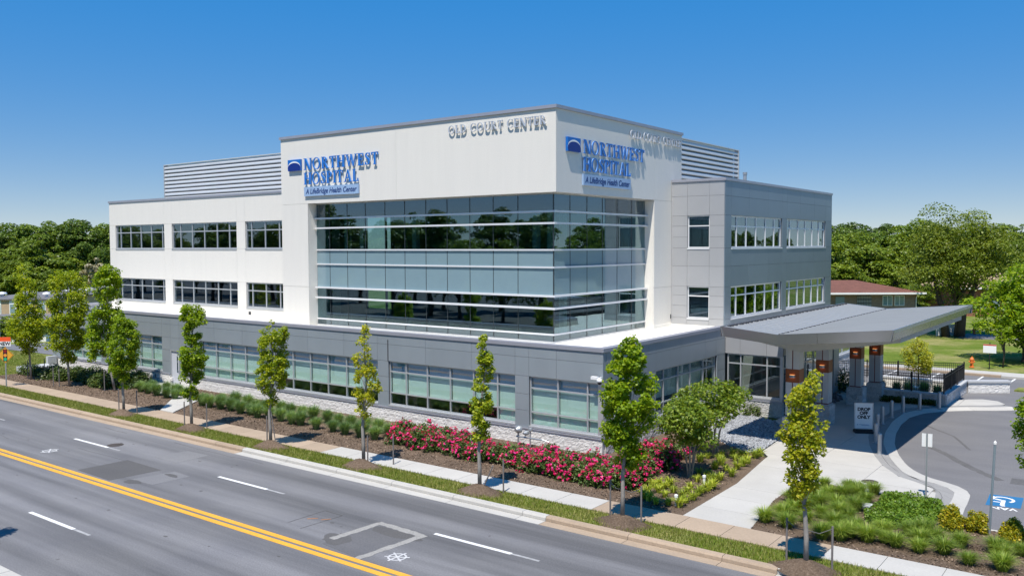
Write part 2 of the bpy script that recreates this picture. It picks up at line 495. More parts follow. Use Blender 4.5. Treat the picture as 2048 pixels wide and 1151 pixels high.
def leaf_quads(C, size, up=0.5, aspect=0.75, jitter=0.35, out=None):
    """Kite-shaped leaves centred on C, tilted at random with a bias upwards (and outwards along out)."""
    n = len(C)
    nrm = rng.normal(size=(n, 3))
    nrm[:, 2] = np.abs(nrm[:, 2]) + up
    if out is not None: nrm = nrm + out
    nrm /= np.linalg.norm(nrm, axis=1, keepdims=True)
    t = rng.normal(size=(n, 3))
    t -= nrm * (t * nrm).sum(1, keepdims=True)
    t /= np.linalg.norm(t, axis=1, keepdims=True)
    b = np.cross(nrm, t)
    s = size * (1 + jitter * rng.uniform(-1, 1, size=(n, 1)))
    V = np.empty((n, 4, 3))
    V[:, 0] = C - t * s * 0.5
    V[:, 1] = C + b * s * 0.5 * aspect - t * s * 0.08 + nrm * s * 0.10
    V[:, 2] = C + t * s * 0.5 - nrm * s * 0.08
    V[:, 3] = C - b * s * 0.5 * aspect - t * s * 0.08 + nrm * s * 0.10
    return V

def clip_poly(poly, x0, x1, y0, y1):
    def cut(P, ins, inter):
        R = []
        for i in range(len(P)):
            a, b = P[i - 1], P[i]
            if ins(b):
                if not ins(a): R.append(inter(a, b))
                R.append(b)
            elif ins(a): R.append(inter(a, b))
        return R
    def ix(x): return lambda a, b: (x, a[1] + (b[1] - a[1]) * (x - a[0]) / (b[0] - a[0]))
    def iy(y): return lambda a, b: (a[0] + (b[0] - a[0]) * (y - a[1]) / (b[1] - a[1]), y)
    P = list(poly)
    for ins, it in ((lambda p: p[0] >= x0, ix(x0)), (lambda p: p[0] <= x1, ix(x1)), (lambda p: p[1] >= y0, iy(y0)), (lambda p: p[1] <= y1, iy(y1))):
        if not P: return []
        P = cut(P, ins, it)
    return P

def area(P):
    return 0.5 * abs(sum(P[i][0] * P[(i + 1) % len(P)][1] - P[(i + 1) % len(P)][0] * P[i][1] for i in range(len(P))))

def in_poly(x, y, P):
    c = False
    for i in range(len(P)):
        (x1, y1), (x2, y2) = P[i - 1], P[i]
        if (y1 > y) != (y2 > y) and x < (x2 - x1) * (y - y1) / (y2 - y1) + x1: c = not c
    return c

def scatter(P, n):
    xs, ys = [p[0] for p in P], [p[1] for p in P]
    r = []
    while len(r) < n:
        x, y = random.uniform(min(xs), max(xs)), random.uniform(min(ys), max(ys))
        if in_poly(x, y, P): r.append((x, y))
    return r

ORD = ['first', 'second', 'third', 'fourth', 'fifth', 'sixth', 'seventh', 'eighth', 'ninth', 'tenth', 'eleventh', 'twelfth', 'thirteenth',
       'fourteenth', 'fifteenth', 'sixteenth', 'seventeenth', 'eighteenth', 'nineteenth', 'twentieth', 'twenty-first', 'twenty-second',
       'twenty-third', 'twenty-fourth', 'twenty-fifth', 'twenty-sixth', 'twenty-seventh', 'twenty-eighth', 'twenty-ninth', 'thirtieth', 'thirty-first', 'thirty-second']

def text(body, size, material, parent, loc, rot, name='lettering', depth=0.004, shear=0.0, align='CENTER', width=None, bold=0.0):
    cu = bpy.data.curves.new(name, 'FONT')
    cu.body = body
    cu.size = size
    cu.extrude = depth
    cu.offset = bold
    cu.shear = shear
    cu.align_x = align
    cu.align_y = 'CENTER'
    cu.space_line = 0.8
    cu.materials.append(material)
    tmp = bpy.data.objects.new(name, cu)
    COL.objects.link(tmp)
    bpy.context.view_layer.update()
    me = bpy.data.meshes.new_from_object(tmp.evaluated_get(bpy.context.evaluated_depsgraph_get()))
    bpy.data.objects.remove(tmp)
    o = bpy.data.objects.new(name, me)
    COL.objects.link(o)
    o.parent = parent
    o.location = loc
    o.rotation_euler = rot
    if width:
        vx = [v_.co.x for v_ in me.vertices]
        o.scale = (width / max(max(vx) - min(vx), 1e-3),) + (1, 1)
    return o

# ------------------------------------------------------------------ ground, road, kerb, pavement
def sheet(name, poly, z, m, kind='structure', thick=0.3):
    b = MB()
    b.prism(poly, z - thick, z)
    return tag(b.build(name, m), kind=kind)

def rect(x0, x1, y0, y1):
    return [(x0, y0), (x1, y0), (x1, y1), (x0, y1)]

# ground sheet to the horizon: falls away gently beyond the car park on the west side
def gh(x, y):
    t = max(0.0, min(1.0, (-x - 74) / 60.0))
    return -0.03 - 4.5 * t * t * (3 - 2 * t) * max(0.0, min(1.0, (y - 20) / 25.0))
gx = [-2500, -1200, -600, -350, -250, -200] + list(range(-180, 61, 6)) + [100, 200, 400, 900, 2500]
gy = [-1500, -500, -150, -60, 0] + list(range(10, 181, 6)) + [220, 300, 450, 800, 1500, 2800]
gb = MB()
gb.v = [(x, y, gh(x, y)) for y in gy for x in gx]
for j in range(len(gy) - 1):
    for i in range(len(gx) - 1):
        a = j * len(gx) + i
        gb.f.append([a, a + 1, a + 1 + len(gx), a + len(gx)])
        gb.m.append(0)
tag(gb.build('ground', M['lawn'], smooth=True), kind='structure')

ROAD0, ROAD1, KERB0, KERB1, WALK0, WALK1 = 10.45, 22.55, 22.95, 23.22, 24.52, 25.75
sheet('road', rect(-600, 300, ROAD0, ROAD1), 0.0, M['asphalt'])
sheet('near_verge', rect(-600, 300, 4.0, 8.2), 0.14, M['lawn'])

def kerb_mat(x):
    return M['concrete'] if (-32.1 < x < -15.9 or x > -8.2) else M['concrete_tan']
kerb = empty('kerb', (0, 0, 0), kind='structure')
gutter = empty('gutter', (0, 0, 0), kind='structure')
x = -150.0
while x < 60:
    L = 3.05
    if x < -32.1 < x + L: L = -32.1 - x
    elif x < -15.9 < x + L: L = -15.9 - x
    elif x < -8.2 < x + L: L = -8.2 - x
    mm = kerb_mat(x + L / 2)
    b = MB()
    x0, x1 = x + 0.008, x + L - 0.008
    prof = [(KERB0, -0.25), (KERB0 + 0.02, 0.10), (KERB0 + 0.06, 0.15), (KERB1, 0.152), (KERB1, -0.25)]
    n = len(prof)
    b.add([(x0, p[0], p[1]) for p in prof] + [(x1, p[0], p[1]) for p in prof],
          [tuple(range(n)), tuple(range(2 * n - 1, n - 1, -1))] + [(i, i + n, (i + 1) % n + n, (i + 1) % n) for i in range(n)])
    b.build('kerb_stone', mm, kerb)
    b = MB()
    b.box(x0, x1, ROAD1 + 0.002, KERB0 - 0.004, -0.3, 0.006)
    b.build('gutter_slab', mm, gutter)
    x += L
# near kerb
nk = empty('near_kerb', (0, 0, 0), kind='structure')
for i in range(30):
    MB().box(-80 + i * 3.05, -80 + i * 3.05 + 3.03, 10.0, 10.43, -0.2, 0.13).build('kerb_stone', M['concrete'], nk)

sheet('verge', rect(-150, 60, KERB1 + 0.003, WALK0 - 0.004), 0.12, M['lawn'])
walk = empty('sidewalk', (0, 0, 0), kind='structure')
MB().box(-150, 60, WALK0 - 0.003, WALK1 + 0.003, -0.1, 0.125).build('sub_base', M['concrete_joint'], walk)
x = -120.0
while x < 40:
    mm = M['concrete'] if (-29.8 < x < -15.9 or x > -8.7) else M['concrete_tan']
    MB().box(x + 0.008, x + 1.512, WALK0, WALK1, 0.0, 0.15).build('paving_slab', mm, walk)
    x += 1.52

# planting bed along the building, door path
BED = [(-64.3, WALK1 + .01), (-12.38, WALK1 + .01), (-12.45, 30.5), (-13.02, 35.0), (-13.9, 35.4), (-15.4, 36.4), (-17.4, 38.6), (-18.6, 43.85), (-18.6, 31.3), (-64.3, 31.3)]
sheet('planting_bed', BED, 0.13, M['mulch'])
BEDR = [(-10.06, WALK1 + .01), (12, WALK1 + .01), (12, 30.0), (-3.5, 30.06), (-4.74, 30.03), (-5.58, 31.73), (-6.33, 32.32), (-7.2, 32.43), (-8.14, 32.15), (-9.62, 32.41), (-10.6, 32.1), (-10.58, 29.2)]
sheet('planting_bed', BEDR, 0.13, M['mulch'])
dp = empty('door_path', (0, 0, 0), kind='structure')
PATHP = [(-43.2, WALK1 + .005), (-42.0, WALK1 + .005), (-44.6, 29.3), (-47.5, 29.9), (-48.6, 31.2), (-52.2, 31.2), (-52.0, 30.4), (-49.3, 29.0), (-46.2, 28.4)]
for i in range(12):
    P = clip_poly(PATHP, -60, -30, WALK1 + i * 1.4 + 0.006, WALK1 + (i + 1) * 1.4 - 0.006)
    if len(P) > 2 and area(P) > 0.05:
        MB().prism(P, 0, 0.185).build('paving_slab', M['concrete'], dp)

# bark chips
def chips(name, P, n, z):
    pts = scatter(P, n)
    C = np.array([(x, y, z + random.uniform(0.0, 0.035)) for x, y in pts])
    V = leaf_quads(C, 0.075, up=1.2, aspect=0.45, jitter=0.6)
    tag(link(name, quad_mesh(name, V, M['chip'])), kind='stuff')
chips('bark_chips', rect(-64, -12.6, WALK1 + .02, 31.1), 26000, 0.135)
chips('bark_chips', [p for p in BEDR if p[0] < 0 or True], 9000, 0.135)

# entrance walk, plaza, kerb ring of the drop-off
ASPH = [(-4.70, 30.08), (-5.0, 31.2), (-5.12, 32.07), (-5.18, 33.4), (-5.28, 34.45), (-5.55, 35.05), (-6.0, 35.5), (-6.85, 35.95), (-7.55, 36.6), (-8.14, 37.61), (-8.81, 39.26), (-9.42, 41.23), (-9.9, 43.55), (-10.2, 45.9), (-10.27, 48.0), (-9.95, 49.63), (-9.28, 50.78), (-8.1, 51.95), (-6.85, 52.8), (-6.0, 53.6)]
KIN = [(-5.25, 30.35), (-5.5, 31.3), (-5.59, 31.9), (-5.62, 33.1), (-5.72, 33.95), (-5.95, 34.4), (-6.5, 34.8), (-7.3, 35.15), (-7.93, 35.95), (-8.57, 37.31), (-9.16, 38.78), (-9.75, 40.6), (-10.25, 43.0), (-10.6, 45.9), (-10.65, 48.4), (-10.3, 49.9), (-9.55, 51.15), (-8.35, 52.3), (-7.1, 53.1), (-6.35, 53.85)]
PIN = [(-6.05, 31.95), (-6.08, 32.2), (-6.12, 32.47), (-6.2, 33.2), (-6.3, 33.8), (-6.6, 34.3), (-7.1, 34.62), (-7.87, 35.11), (-8.79, 36.5), (-9.44, 37.93), (-10.13, 39.8), (-10.65, 41.6), (-11.05, 43.6), (-11.28, 46.0), (-11.3, 48.4), (-11.0, 50.0), (-10.1, 51.3), (-8.7, 52.6), (-7.5, 53.5), (-6.9, 54.2)]
def resample(P, n):
    P = [Vector((a, b, 0)) for a, b in P]
    d = [0]
    for i in range(1, len(P)): d.append(d[-1] + (P[i] - P[i - 1]).length)
    R = []
    for k in range(n):
        t = d[-1] * k / (n - 1)
        i = max(j for j in range(len(P)) if d[j] <= t + 1e-9)
        i = min(i, len(P) - 2)
        u = (t - d[i]) / max(1e-6, d[i + 1] - d[i])
        R.append(P[i].lerp(P[i + 1], u))
    return R
def band(root, name, A, B, za, zb, m, n, gap, sub=4, split=1):
    """A strip of separate pieces between polylines A and B."""
    K = n * sub + 1
    RA, RB = resample(A, K), resample(B, K)
    for i in range(n):
        for sp in range(split):
            b = MB()
            ring = []
            for j in range(sub + 1):
                k = i * sub + j
                g = gap if j == 0 else (-gap if j == sub else 0)
                ta, tb = sp / split + (0.012 if sp else 0), (sp + 1) / split - (0.012 if sp < split - 1 else 0)
                d = (RA[min(k + 1, K - 1)] - RA[max(k - 1, 0)]).normalized() * g
                pa = RA[k].lerp(RB[k], ta) + d
                pb = RA[k].lerp(RB[k], tb) + d
                ring.append((pa.x, pa.y, za + (zb - za) * ta, pb.x, pb.y, za + (zb - za) * tb))
            vs = []
            for r in ring:
                vs += [(r[0], r[1], r[2]), (r[3], r[4], r[5]), (r[0], r[1], -0.25), (r[3], r[4], -0.25)]
            fs = []
            for j in range(sub):
                o = 4 * j
                fs += [(o, o + 1, o + 5, o + 4), (o, o + 4, o + 6, o + 2), (o + 1, o + 3, o + 7, o + 5)]
            e = 4 * sub
            fs += [(0, 2, 3, 1), (e, e + 1, e + 3, e + 2)]
            b.add(vs, fs)
            b.build(name, m, root)
ring = empty('drop_off_kerb', (0, 0, 0), kind='structure')
band(ring, 'kerb_stone', ASPH, KIN, 0.02, 0.13, M['concrete'], 11, 0.006)
pav = empty('paver_band', (0, 0, 0), kind='structure')
band(pav, 'paver', KIN, PIN, 0.122, 0.122, M['paver'], 40, 0.004, sub=2, split=2)

sheet('driveway', [(12, 30.05), (12, 66.0), (-12.5, 66.0), (-12.5, 55.8), (-9.0, 55.2), (-9.2, 52.3), (-10.5, 50.5), (-10.9, 46), (-10.0, 41.5), (-8.6, 37.6), (-6.9, 35.2), (-5.5, 34.6), (-5.5, 30.2)], 0.0, M['asphalt_lot'])
sheet('car_park', [(-40, 58.6), (-9.6, 58.6), (-9.6, 66.0), (-40, 66.0)], 0.004, M['asphalt_lot'])

PLAZA = [(-12.75, 31.5), (-10.64, 31.5), (-10.62, 32.2), (-9.6, 32.45), (-8.14, 32.2), (-7.2, 32.46), (-6.33, 32.36), (-6.12, 32.1)] + PIN[2:] + \
        [(-6.75, 54.5), (-7.2, 55.3), (-8.0, 55.5), (-8.65, 55.0), (-9.36, 54.04), (-9.4, 51.9), (-12.6, 51.7), (-15.0, 52.5), (-15.45, 53), (-15.45, 42.6), (-14.0, 40.5), (-13.75, 38.6), (-13.55, 36.0), (-13.02, 35.2)]
plaza = empty('entrance_plaza', (0, 0, 0), kind='structure')
MB().prism(PLAZA, -0.1, 0.1).build('sub_base', M['concrete_joint'], plaza)
xl = [-16, -13.6, -11.2, -8.8, -6.4, -4]
yl = [31.5, 33.6, 35.7, 37.8, 40.2, 42.6, 45, 47.4, 49.8, 52.2, 54.6, 57]
for i in range(len(xl) - 1):
    for j in range(len(yl) - 1):
        P = clip_poly(PLAZA, xl[i] + .007, xl[i + 1] - .007, yl[j] + .007, yl[j + 1] - .007)
        if len(P) > 2 and area(P) > 0.03:
            MB().prism(P, 0, 0.122).build('paving_slab', M['concrete'], plaza)
EW = [(-12.38, WALK1 + .01), (-10.07, WALK1 + .01), (-10.58, 29.2), (-10.64, 31.49), (-12.72, 31.49), (-12.45, 30.0)]
ew = empty('entrance_walk', (0, 0, 0), kind='structure')
for j in range(4):
    P = clip_poly(EW, -14, -8, 25.7 + j * 1.46 + .006, 25.7 + (j + 1) * 1.46 - .006)
    if len(P) > 2 and area(P) > 0.03: MB().prism(P, 0, 0.128).build('paving_slab', M['concrete'], ew)

# pebble bed beside the entrance
PEB = [(-17.9, 39.0), (-16.6, 37.2), (-15.0, 36.0), (-13.98, 35.45), (-13.62, 36.0), (-13.82, 38.6), (-14.05, 40.5), (-15.3, 42.4), (-16.2, 43.0), (-18.4, 43.2)]
sheet('pebble_bed', PEB, 0.128, M['rock'])
def pebbles(name, P, n, z, m, r0, r1):
    b = MB()
    for x, y in scatter(P, n):
        r = random.uniform(r0, r1)
        a = random.uniform(0, 6.28)
        ca, sa = math.cos(a) * r, math.sin(a) * r
        h = r * random.uniform(0.5, 0.9)
        b.add([(x + ca, y + sa, z), (x - sa * .7, y + ca * .7, z), (x - ca, y - sa, z), (x + sa * .7, y - ca * .7, z),
               (x + ca * .4, y + sa * .5, z + h), (x - ca * .4 - sa * .2, y - sa * .3 + ca * .2, z + h * 1.1)],
              [(0, 1, 5, 4), (1, 2, 5), (2, 3, 4, 5), (3, 0, 4)])
    tag(b.build(name, m), kind='stuff')
pebbles('pebbles', PEB, 5200, 0.125, M['pebble'], 0.04, 0.085)
ROCKP = [(-16.6, 47.6), (-14.7, 47.9), (-14.4, 50.6), (-15.2, 52.2), (-16.8, 52)]
pebbles('river_rocks', ROCKP, 420, 0.12, M['rock'], 0.10, 0.2)

# painted marks and patches
def mark(name, poly, m, z=0.004):
    b = MB()
    b.prism(poly, z - 0.003, z)
    return tag(b.build(name, m), kind='structure')
mark('centre_line', rect(-300, 200, 16.73, 16.94), M['line_yellow'], 0.008)
mark('centre_line', rect(-300, 200, 16.41, 16.62), M['line_yellow'], 0.008)
for k in range(-7, 6):
    for yy, x0 in ((19.90, -18.0), (13.38, -30.6)):
        xs = x0 + k * 11.35
        mark('lane_dash', rect(xs, xs + 3.0, yy - 0.07, yy + 0.07), M['line_white'], 0.008)
        mark('worn_paint', rect(xs + 3.003, xs + 4.0, yy - 0.05, yy + 0.05), M['line_worn'], 0.007)
mark('asphalt_patch', [(-34.89, 17.13), (-34.81, 19.21), (-32.12, 19.14), (-32.31, 17.06)], M['asphalt_dark'], 0.004)
mark('asphalt_patch', [(-34.52, 20.17), (-34.2, 21.64), (-32.71, 21.72), (-32.64, 20.11)], M['asphalt_mid'], 0.004)
mark('asphalt_patch', [(-31.76, 17.64), (-31.47, 19.33), (-30.3, 19.25), (-30.36, 17.71)], M['asphalt_mid'], 0.004)
def blob(cx, cy, rx, ry, n=26, rough=0.18, rot=0.0):
    ph = [random.uniform(0, 6.28) for _ in range(4)]
    P = []
    for k in range(n):
        a = 2 * math.pi * k / n
        r = 1 + rough * (math.sin(2 * a + ph[0]) * .6 + math.sin(3 * a + ph[1]) * .5 + math.sin(5 * a + ph[2]) * .35 + math.sin(9 * a + ph[3]) * .2)
        x, y = rx * r * math.cos(a), ry * r * math.sin(a)
        P.append((cx + x * math.cos(rot) - y * math.sin(rot), cy + x * math.sin(rot) + y * math.cos(rot)))
    return P
mark('asphalt_patch', [(-20.15, 17.2), (-20.1, 19.55), (-18.25, 19.45), (-18.35, 17.0)], asphalt_mat('repair_fill', (0.118, 0.117, 0.12), 0.12), 0.0042)
mark('asphalt_patch', blob(-19.0, 19.15, 0.95, 0.3), M['asphalt_dark'], 0.005)
mark('asphalt_patch', blob(-20.1, 17.75, 0.55, 0.42), M['asphalt_dark'], 0.005)
mark('asphalt_patch', blob(-31.0, 18.9, 0.4, 0.14), M['asphalt_dark'], 0.006)
mark('asphalt_patch', blob(-31.4, 17.5, 0.42, 0.22), M['asphalt_dark'], 0.005)
def ribbon(pts, w, seg=14):
    """Ragged strip outline along a polyline."""
    L, R = [], []
    P = [Vector((a, b, 0)) for a, b in pts]
    for i in range(len(P) - 1):
        for k in range(seg + (i == len(P) - 2)):
            p = P[i].lerp(P[i + 1], k / seg)
            d = (P[i + 1] - P[i]).normalized()
            nn = Vector((-d.y, d.x, 0))
            L.append((p + nn * w * random.uniform(.38, .62)).to_2d())
            R.append((p - nn * w * random.uniform(.38, .62)).to_2d())
    return [tuple(v) for v in L] + [tuple(v) for v in R[::-1]]
for seg in (((-20.25, 17.65), (-20.12, 19.62)), ((-20.2, 19.62), (-18.2, 19.52)), ((-18.15, 19.6), (-18.35, 16.95))):
    mark('repair_strip', ribbon(seg, 0.26), M['repair'], 0.006 + 0.0007 * random.random())
# cut line of an older trench and orange utility marks
for seg in (((-22.62, 17.9), (-22.62, 19.46)), ((-22.62, 19.46), (-21.72, 19.43)), ((-21.72, 19.43), (-21.81, 17.72))):
    mark('asphalt_cut', ribbon(seg, 0.035, 6), M['asphalt_dark'], 0.0045 + 0.0006 * random.random())
for seg in (((-22.4, 18.5), (-22.15, 18.75)), ((-21.95, 18.7), (-21.75, 18.95))):
    mark('spray_mark', ribbon(seg, 0.045, 5), M['orange_spray'], 0.0075)
def survey_mark(cx, cy, r, name='survey_mark'):
    b = MB()
    n = 28
    for k in range(n):
        a0, a1 = 2 * math.pi * k / n, 2 * math.pi * (k + 1) / n
        q = [(cx + rr * math.cos(a), cy + rr * math.sin(a)) for rr, a in ((r, a0), (r, a1), (r - .06, a1), (r - .06, a0))]
        b.prism(q, 0.004, 0.007)
    for a in (0.5, 1.57, 2.6):
        c, s_ = math.cos(a), math.sin(a)
        L, w = r * 1.3, 0.03
        b.prism([(cx + c * L - s_ * w, cy + s_ * L + c * w), (cx - c * L - s_ * w, cy - s_ * L + c * w), (cx - c * L + s_ * w, cy - s_ * L - c * w), (cx + c * L + s_ * w, cy + s_ * L - c * w)], 0.004, 0.0075 + 0.0006 * a)
    return tag(b.build(name, mat('faded_white_paint', (0.52, 0.52, 0.52), 0.8, var=0.15, vscale=5, fine=0.3, fscale=22)), kind='structure')
survey_mark(-17.51, 17.73, 0.29)
survey_mark(-39.17, 18.03, 0.30)
for k, (x0, y0, x1, y1) in enumerate(((-15.1, 60.5, -14.9, 65.9), (-9.62, 61.2, -9.5, 65.9), (-7.8, 61.5, -7.6, 65.9), (-12.3, 60.5, -12.2, 65.9), (-5.6, 61.5, -5.4, 65.9))):
    mark('bay_line', [(x0 - .06, y0), (x0 + .06, y0), (x1 + .06, y1), (x1 - .06, y1)], M['line_white'], 0.012)
drive_mark_mat = mat('tyre_and_dark_patch', (0.115, 0.112, 0.11), 0.9, var=0.15, fine=0.3, fscale=15)
for pts, w in ((((-8.3, 41.9), (-7.3, 40.7), (-5.9, 38.6), (-4.7, 37.2)), .30), (((-9.2, 46.5), (-7.6, 44.6), (-6.5, 42.0)), .12)):
    mark('tyre_and_dark_patch', ribbon(pts, w, 8), drive_mark_mat, 0.0042 + w * .001)
mark('tyre_and_dark_patch', [(-4.35, 36.95), (-3.9, 37.0), (-3.95, 37.9), (-4.4, 37.85)], drive_mark_mat, 0.005)  # plain dark rectangle on the drive, separate from the tyre streaks
spots = MB()
for k in range(70):
    spots.prism(blob(random.uniform(-60, -6), random.choice((12.0, 15.0, 18.3, 21.2)) + random.gauss(0, .5), random.uniform(.02, .11), random.uniform(.02, .06), 9), 0.001, 0.0038 + k * 1e-5)
tag(spots.build('oil_spots', M['asphalt_dark']), kind='stuff')
cracks = MB()
for k in range(9):
    x0_, y0_ = random.uniform(-48, -10), random.choice((11.6, 14.6, 15.9, 17.9, 19.2, 21.9)) + random.uniform(-.3, .3)
    pts = [(x0_ + 1.1 * q, y0_ + random.uniform(-.10, .10)) for q in range(random.randint(3, 7))]
    cracks.prism(ribbon(pts, 0.022, 4), 0.001, 0.0036 + k * 2e-5)
tag(cracks.build('sealed_cracks', M['asphalt_dark']), kind='stuff')
# accessible bay marking: blue field with the white wheelchair symbol, VAN beside it (read from the bay's far side)
mark('bay_symbol_field', [(-4.66, 33.42), (-3.62, 33.62), (-3.70, 35.12), (-4.74, 34.95)], M['ada_blue'], 0.006)
bb = MB()
def arc2(cx, cy, r, a0, a1, w, n=14):
    return [(cx + (r + w) * math.cos(a0 + (a1 - a0) * k / n), cy + (r + w) * math.sin(a0 + (a1 - a0) * k / n)) for k in range(n + 1)] + \
           [(cx + (r - w) * math.cos(a0 + (a1 - a0) * k / n), cy + (r - w) * math.sin(a0 + (a1 - a0) * k / n)) for k in range(n, -1, -1)]
bb.prism(arc2(-4.10, 34.12, 0.33, 0.4, -3.9, 0.05), 0.006, 0.0095)
for q in ([(-4.24, 34.85), (-4.10, 34.85), (-4.06, 34.2), (-4.20, 34.2)], [(-4.08, 34.28), (-4.08, 34.16), (-3.86, 34.10), (-3.86, 34.24)],
          [(-3.90, 34.18), (-3.78, 34.18), (-3.68, 33.86), (-3.80, 33.82)], [(-4.1, 34.56), (-4.1, 34.48), (-3.86, 34.5), (-3.86, 34.58)], arc2(-4.2, 34.93, 0.04, 0, 6.2, 0.039, 10)):
    bb.prism(q, 0.006, 0.010)
bb.v = [(-8.36 - x_, 68.56 - y_, z_) for x_, y_, z_ in bb.v]
tag(bb.build('bay_symbol', M['line_white']), kind='structure')
tx = text('VAN', 0.40, M['line_white'], None, (-4.10, 33.27, 0.0075), (0, 0, math.pi + 0.19), 'bay_lettering', 0.0015, bold=0.012)
tag(tx, kind='structure')
# far kerb of the car park
fk = empty('car_park_kerb', (0, 0, 0), kind='structure')
for i in range(18):
    MB().box(-42 + i * 3.05, -42 + i * 3.05 + 3.03, 66.02, 66.5, -0.2, 0.14).build('kerb_stone', M['concrete'] if i > 10 else M['concrete_tan'], fk)
MB().box(-42, 13, 66.52, 68.2, -0.1, 0.10).build('strip', M['concrete'], fk)
# kerb along the right-hand bed
bk = empty('bed_kerb', (0, 0, 0), kind='structure')
for i in range(6):
    MB().box(-4.6 + i * 2.4, -4.6 + i * 2.4 + 2.39, 30.02, 30.16, -0.1, 0.14).build('kerb_stone', M['concrete'], bk)
# west car park, sloping with the ground, and road beyond the east lawn
wl = MB()
for i in range(14):
    for j in range(6):
        xs_ = [-72 - 5 * i, -77 - 5 * i]
        ys_ = [34.6 + 2.2 * j, 36.8 + 2.2 * j]
        wl.add([(xs_[1], ys_[0], gh(xs_[1], ys_[0]) + .03), (xs_[0], ys_[0], gh(xs_[0], ys_[0]) + .03), (xs_[0], ys_[1], gh(xs_[0], ys_[1]) + .03), (xs_[1], ys_[1], gh(xs_[1], ys_[1]) + .03)], [(0, 1, 2, 3)])
tag(wl.build('west_car_park', M['asphalt_lot']), kind='structure')
sheet('east_lane', [(-15.5, 92.2), (40, 92.2), (40, 97), (-15.5, 97)], 0.004, M['asphalt_lot'])

# ------------------------------------------------------------------ the medical building
M['spandrel'] = mat('spandrel_glass', (0.20, 0.295, 0.335), 0.06, var=0.03, spec=0.9, coat=0.3, island=0.02)
BLD = empty('medical_building', (-40, 45, 0), 'three-storey white and grey medical office building with blue corner glazing', 'building')

class Face:
    """A vertical wall plane: axis 'y' looks towards -Y (u runs along X), axis 'x' looks towards +X (u runs along Y)."""
    def __init__(s, axis, c): s.axis, s.c = axis, c
    def box(s, mb, u0, u1, d0, d1, z0, z1, m=0):
        if s.axis == 'y': mb.box(u0, u1, s.c + d0, s.c + d1, z0, z1, m)
        else: mb.box(s.c - d1, s.c - d0, u0, u1, z0, z1, m)
        return mb
    def pt(s, u, d, z):
        return (u, s.c + d, z) if s.axis == 'y' else (s.c - d, u, z)

def facade(face, us, zs, holes, m, joint, gap=0.012, th=0.05, back=0.28):
    """Wall of separate panels (one object each) on a recessed backing, leaving the window openings free."""
    bk = MB()
    for i in range(len(us) - 1):
        for j in range(len(zs) - 1):
            uc, zc = (us[i] + us[i + 1]) / 2, (zs[j] + zs[j + 1]) / 2
            if any(h[0] < uc < h[1] and h[2] < zc < h[3] for h in holes): continue
            face.box(bk, us[i] + (0.07 if i == 0 else 0), us[i + 1] - (0.07 if i == len(us) - 2 else 0), th, back, zs[j], zs[j + 1])
            face.box(MB(), us[i] + gap / 2, us[i + 1] - gap / 2, 0, th + 0.004, zs[j] + gap / 2, zs[j + 1] - gap / 2).build('wall_panel', m, BLD)
    bk.build('wall', joint, BLD)

def window(face, u0, u1, z0, z1, us=(), zs=(), fm=None, gm=None, blind=None, d=0.09, w=0.065, sill=True, open_low=()):
    """Window part: aluminium frame with a pane (and a roller blind) per light as sub-parts."""
    fm = fm or M['alu']
    gm = gm or M['glass']
    U = [u0] + list(us) + [u1]
    Z = [z0] + list(zs) + [z1]
    f = MB()
    ub = []
    for i, u in enumerate(U):
        a, b = (u, u + w) if i == 0 else ((u - w, u) if i == len(U) - 1 else (u - w / 2, u + w / 2))
        ub.append((a, b))
        face.box(f, a, b, d, d + 0.10, z0, z1)
    zb = []
    for j, z in enumerate(Z):
        a, b = (z, z + w) if j == 0 else ((z - w, z) if j == len(Z) - 1 else (z - w / 2, z + w / 2))
        zb.append((a, b))
        for i in range(len(U) - 1):
            face.box(f, ub[i][1] + .001, ub[i + 1][0] - .001, d + 0.006, d + 0.094, a, b)
    if sill: face.box(f, u0, u1, -0.035, d - 0.002, z0 - 0.075, z0 - 0.004)
    win = f.build('window', fm, BLD)
    for i in range(len(U) - 1):
        for j in range(len(Z) - 1):
            face.box(MB(), ub[i][1] - .012, ub[i + 1][0] + .012, d + 0.045, d + 0.053, zb[j][1] - .012, zb[j + 1][0] + .012).build('pane', M['glass_top'] if (blind and j == len(Z) - 2) else gm, win)
        if blind:
            zlow = Z[1] - 0.02 if i in open_low else z0 + 0.05
            face.box(MB(), ub[i][1] - .01, ub[i + 1][0] + .01, blind, blind + 0.008, zlow, z1 + 0.15).build('blind', M['blind'], win)
    return win

def coping(segs, name='coping'):
    for q in segs: MB().box(*q).build(name, M['cap'], BLD)

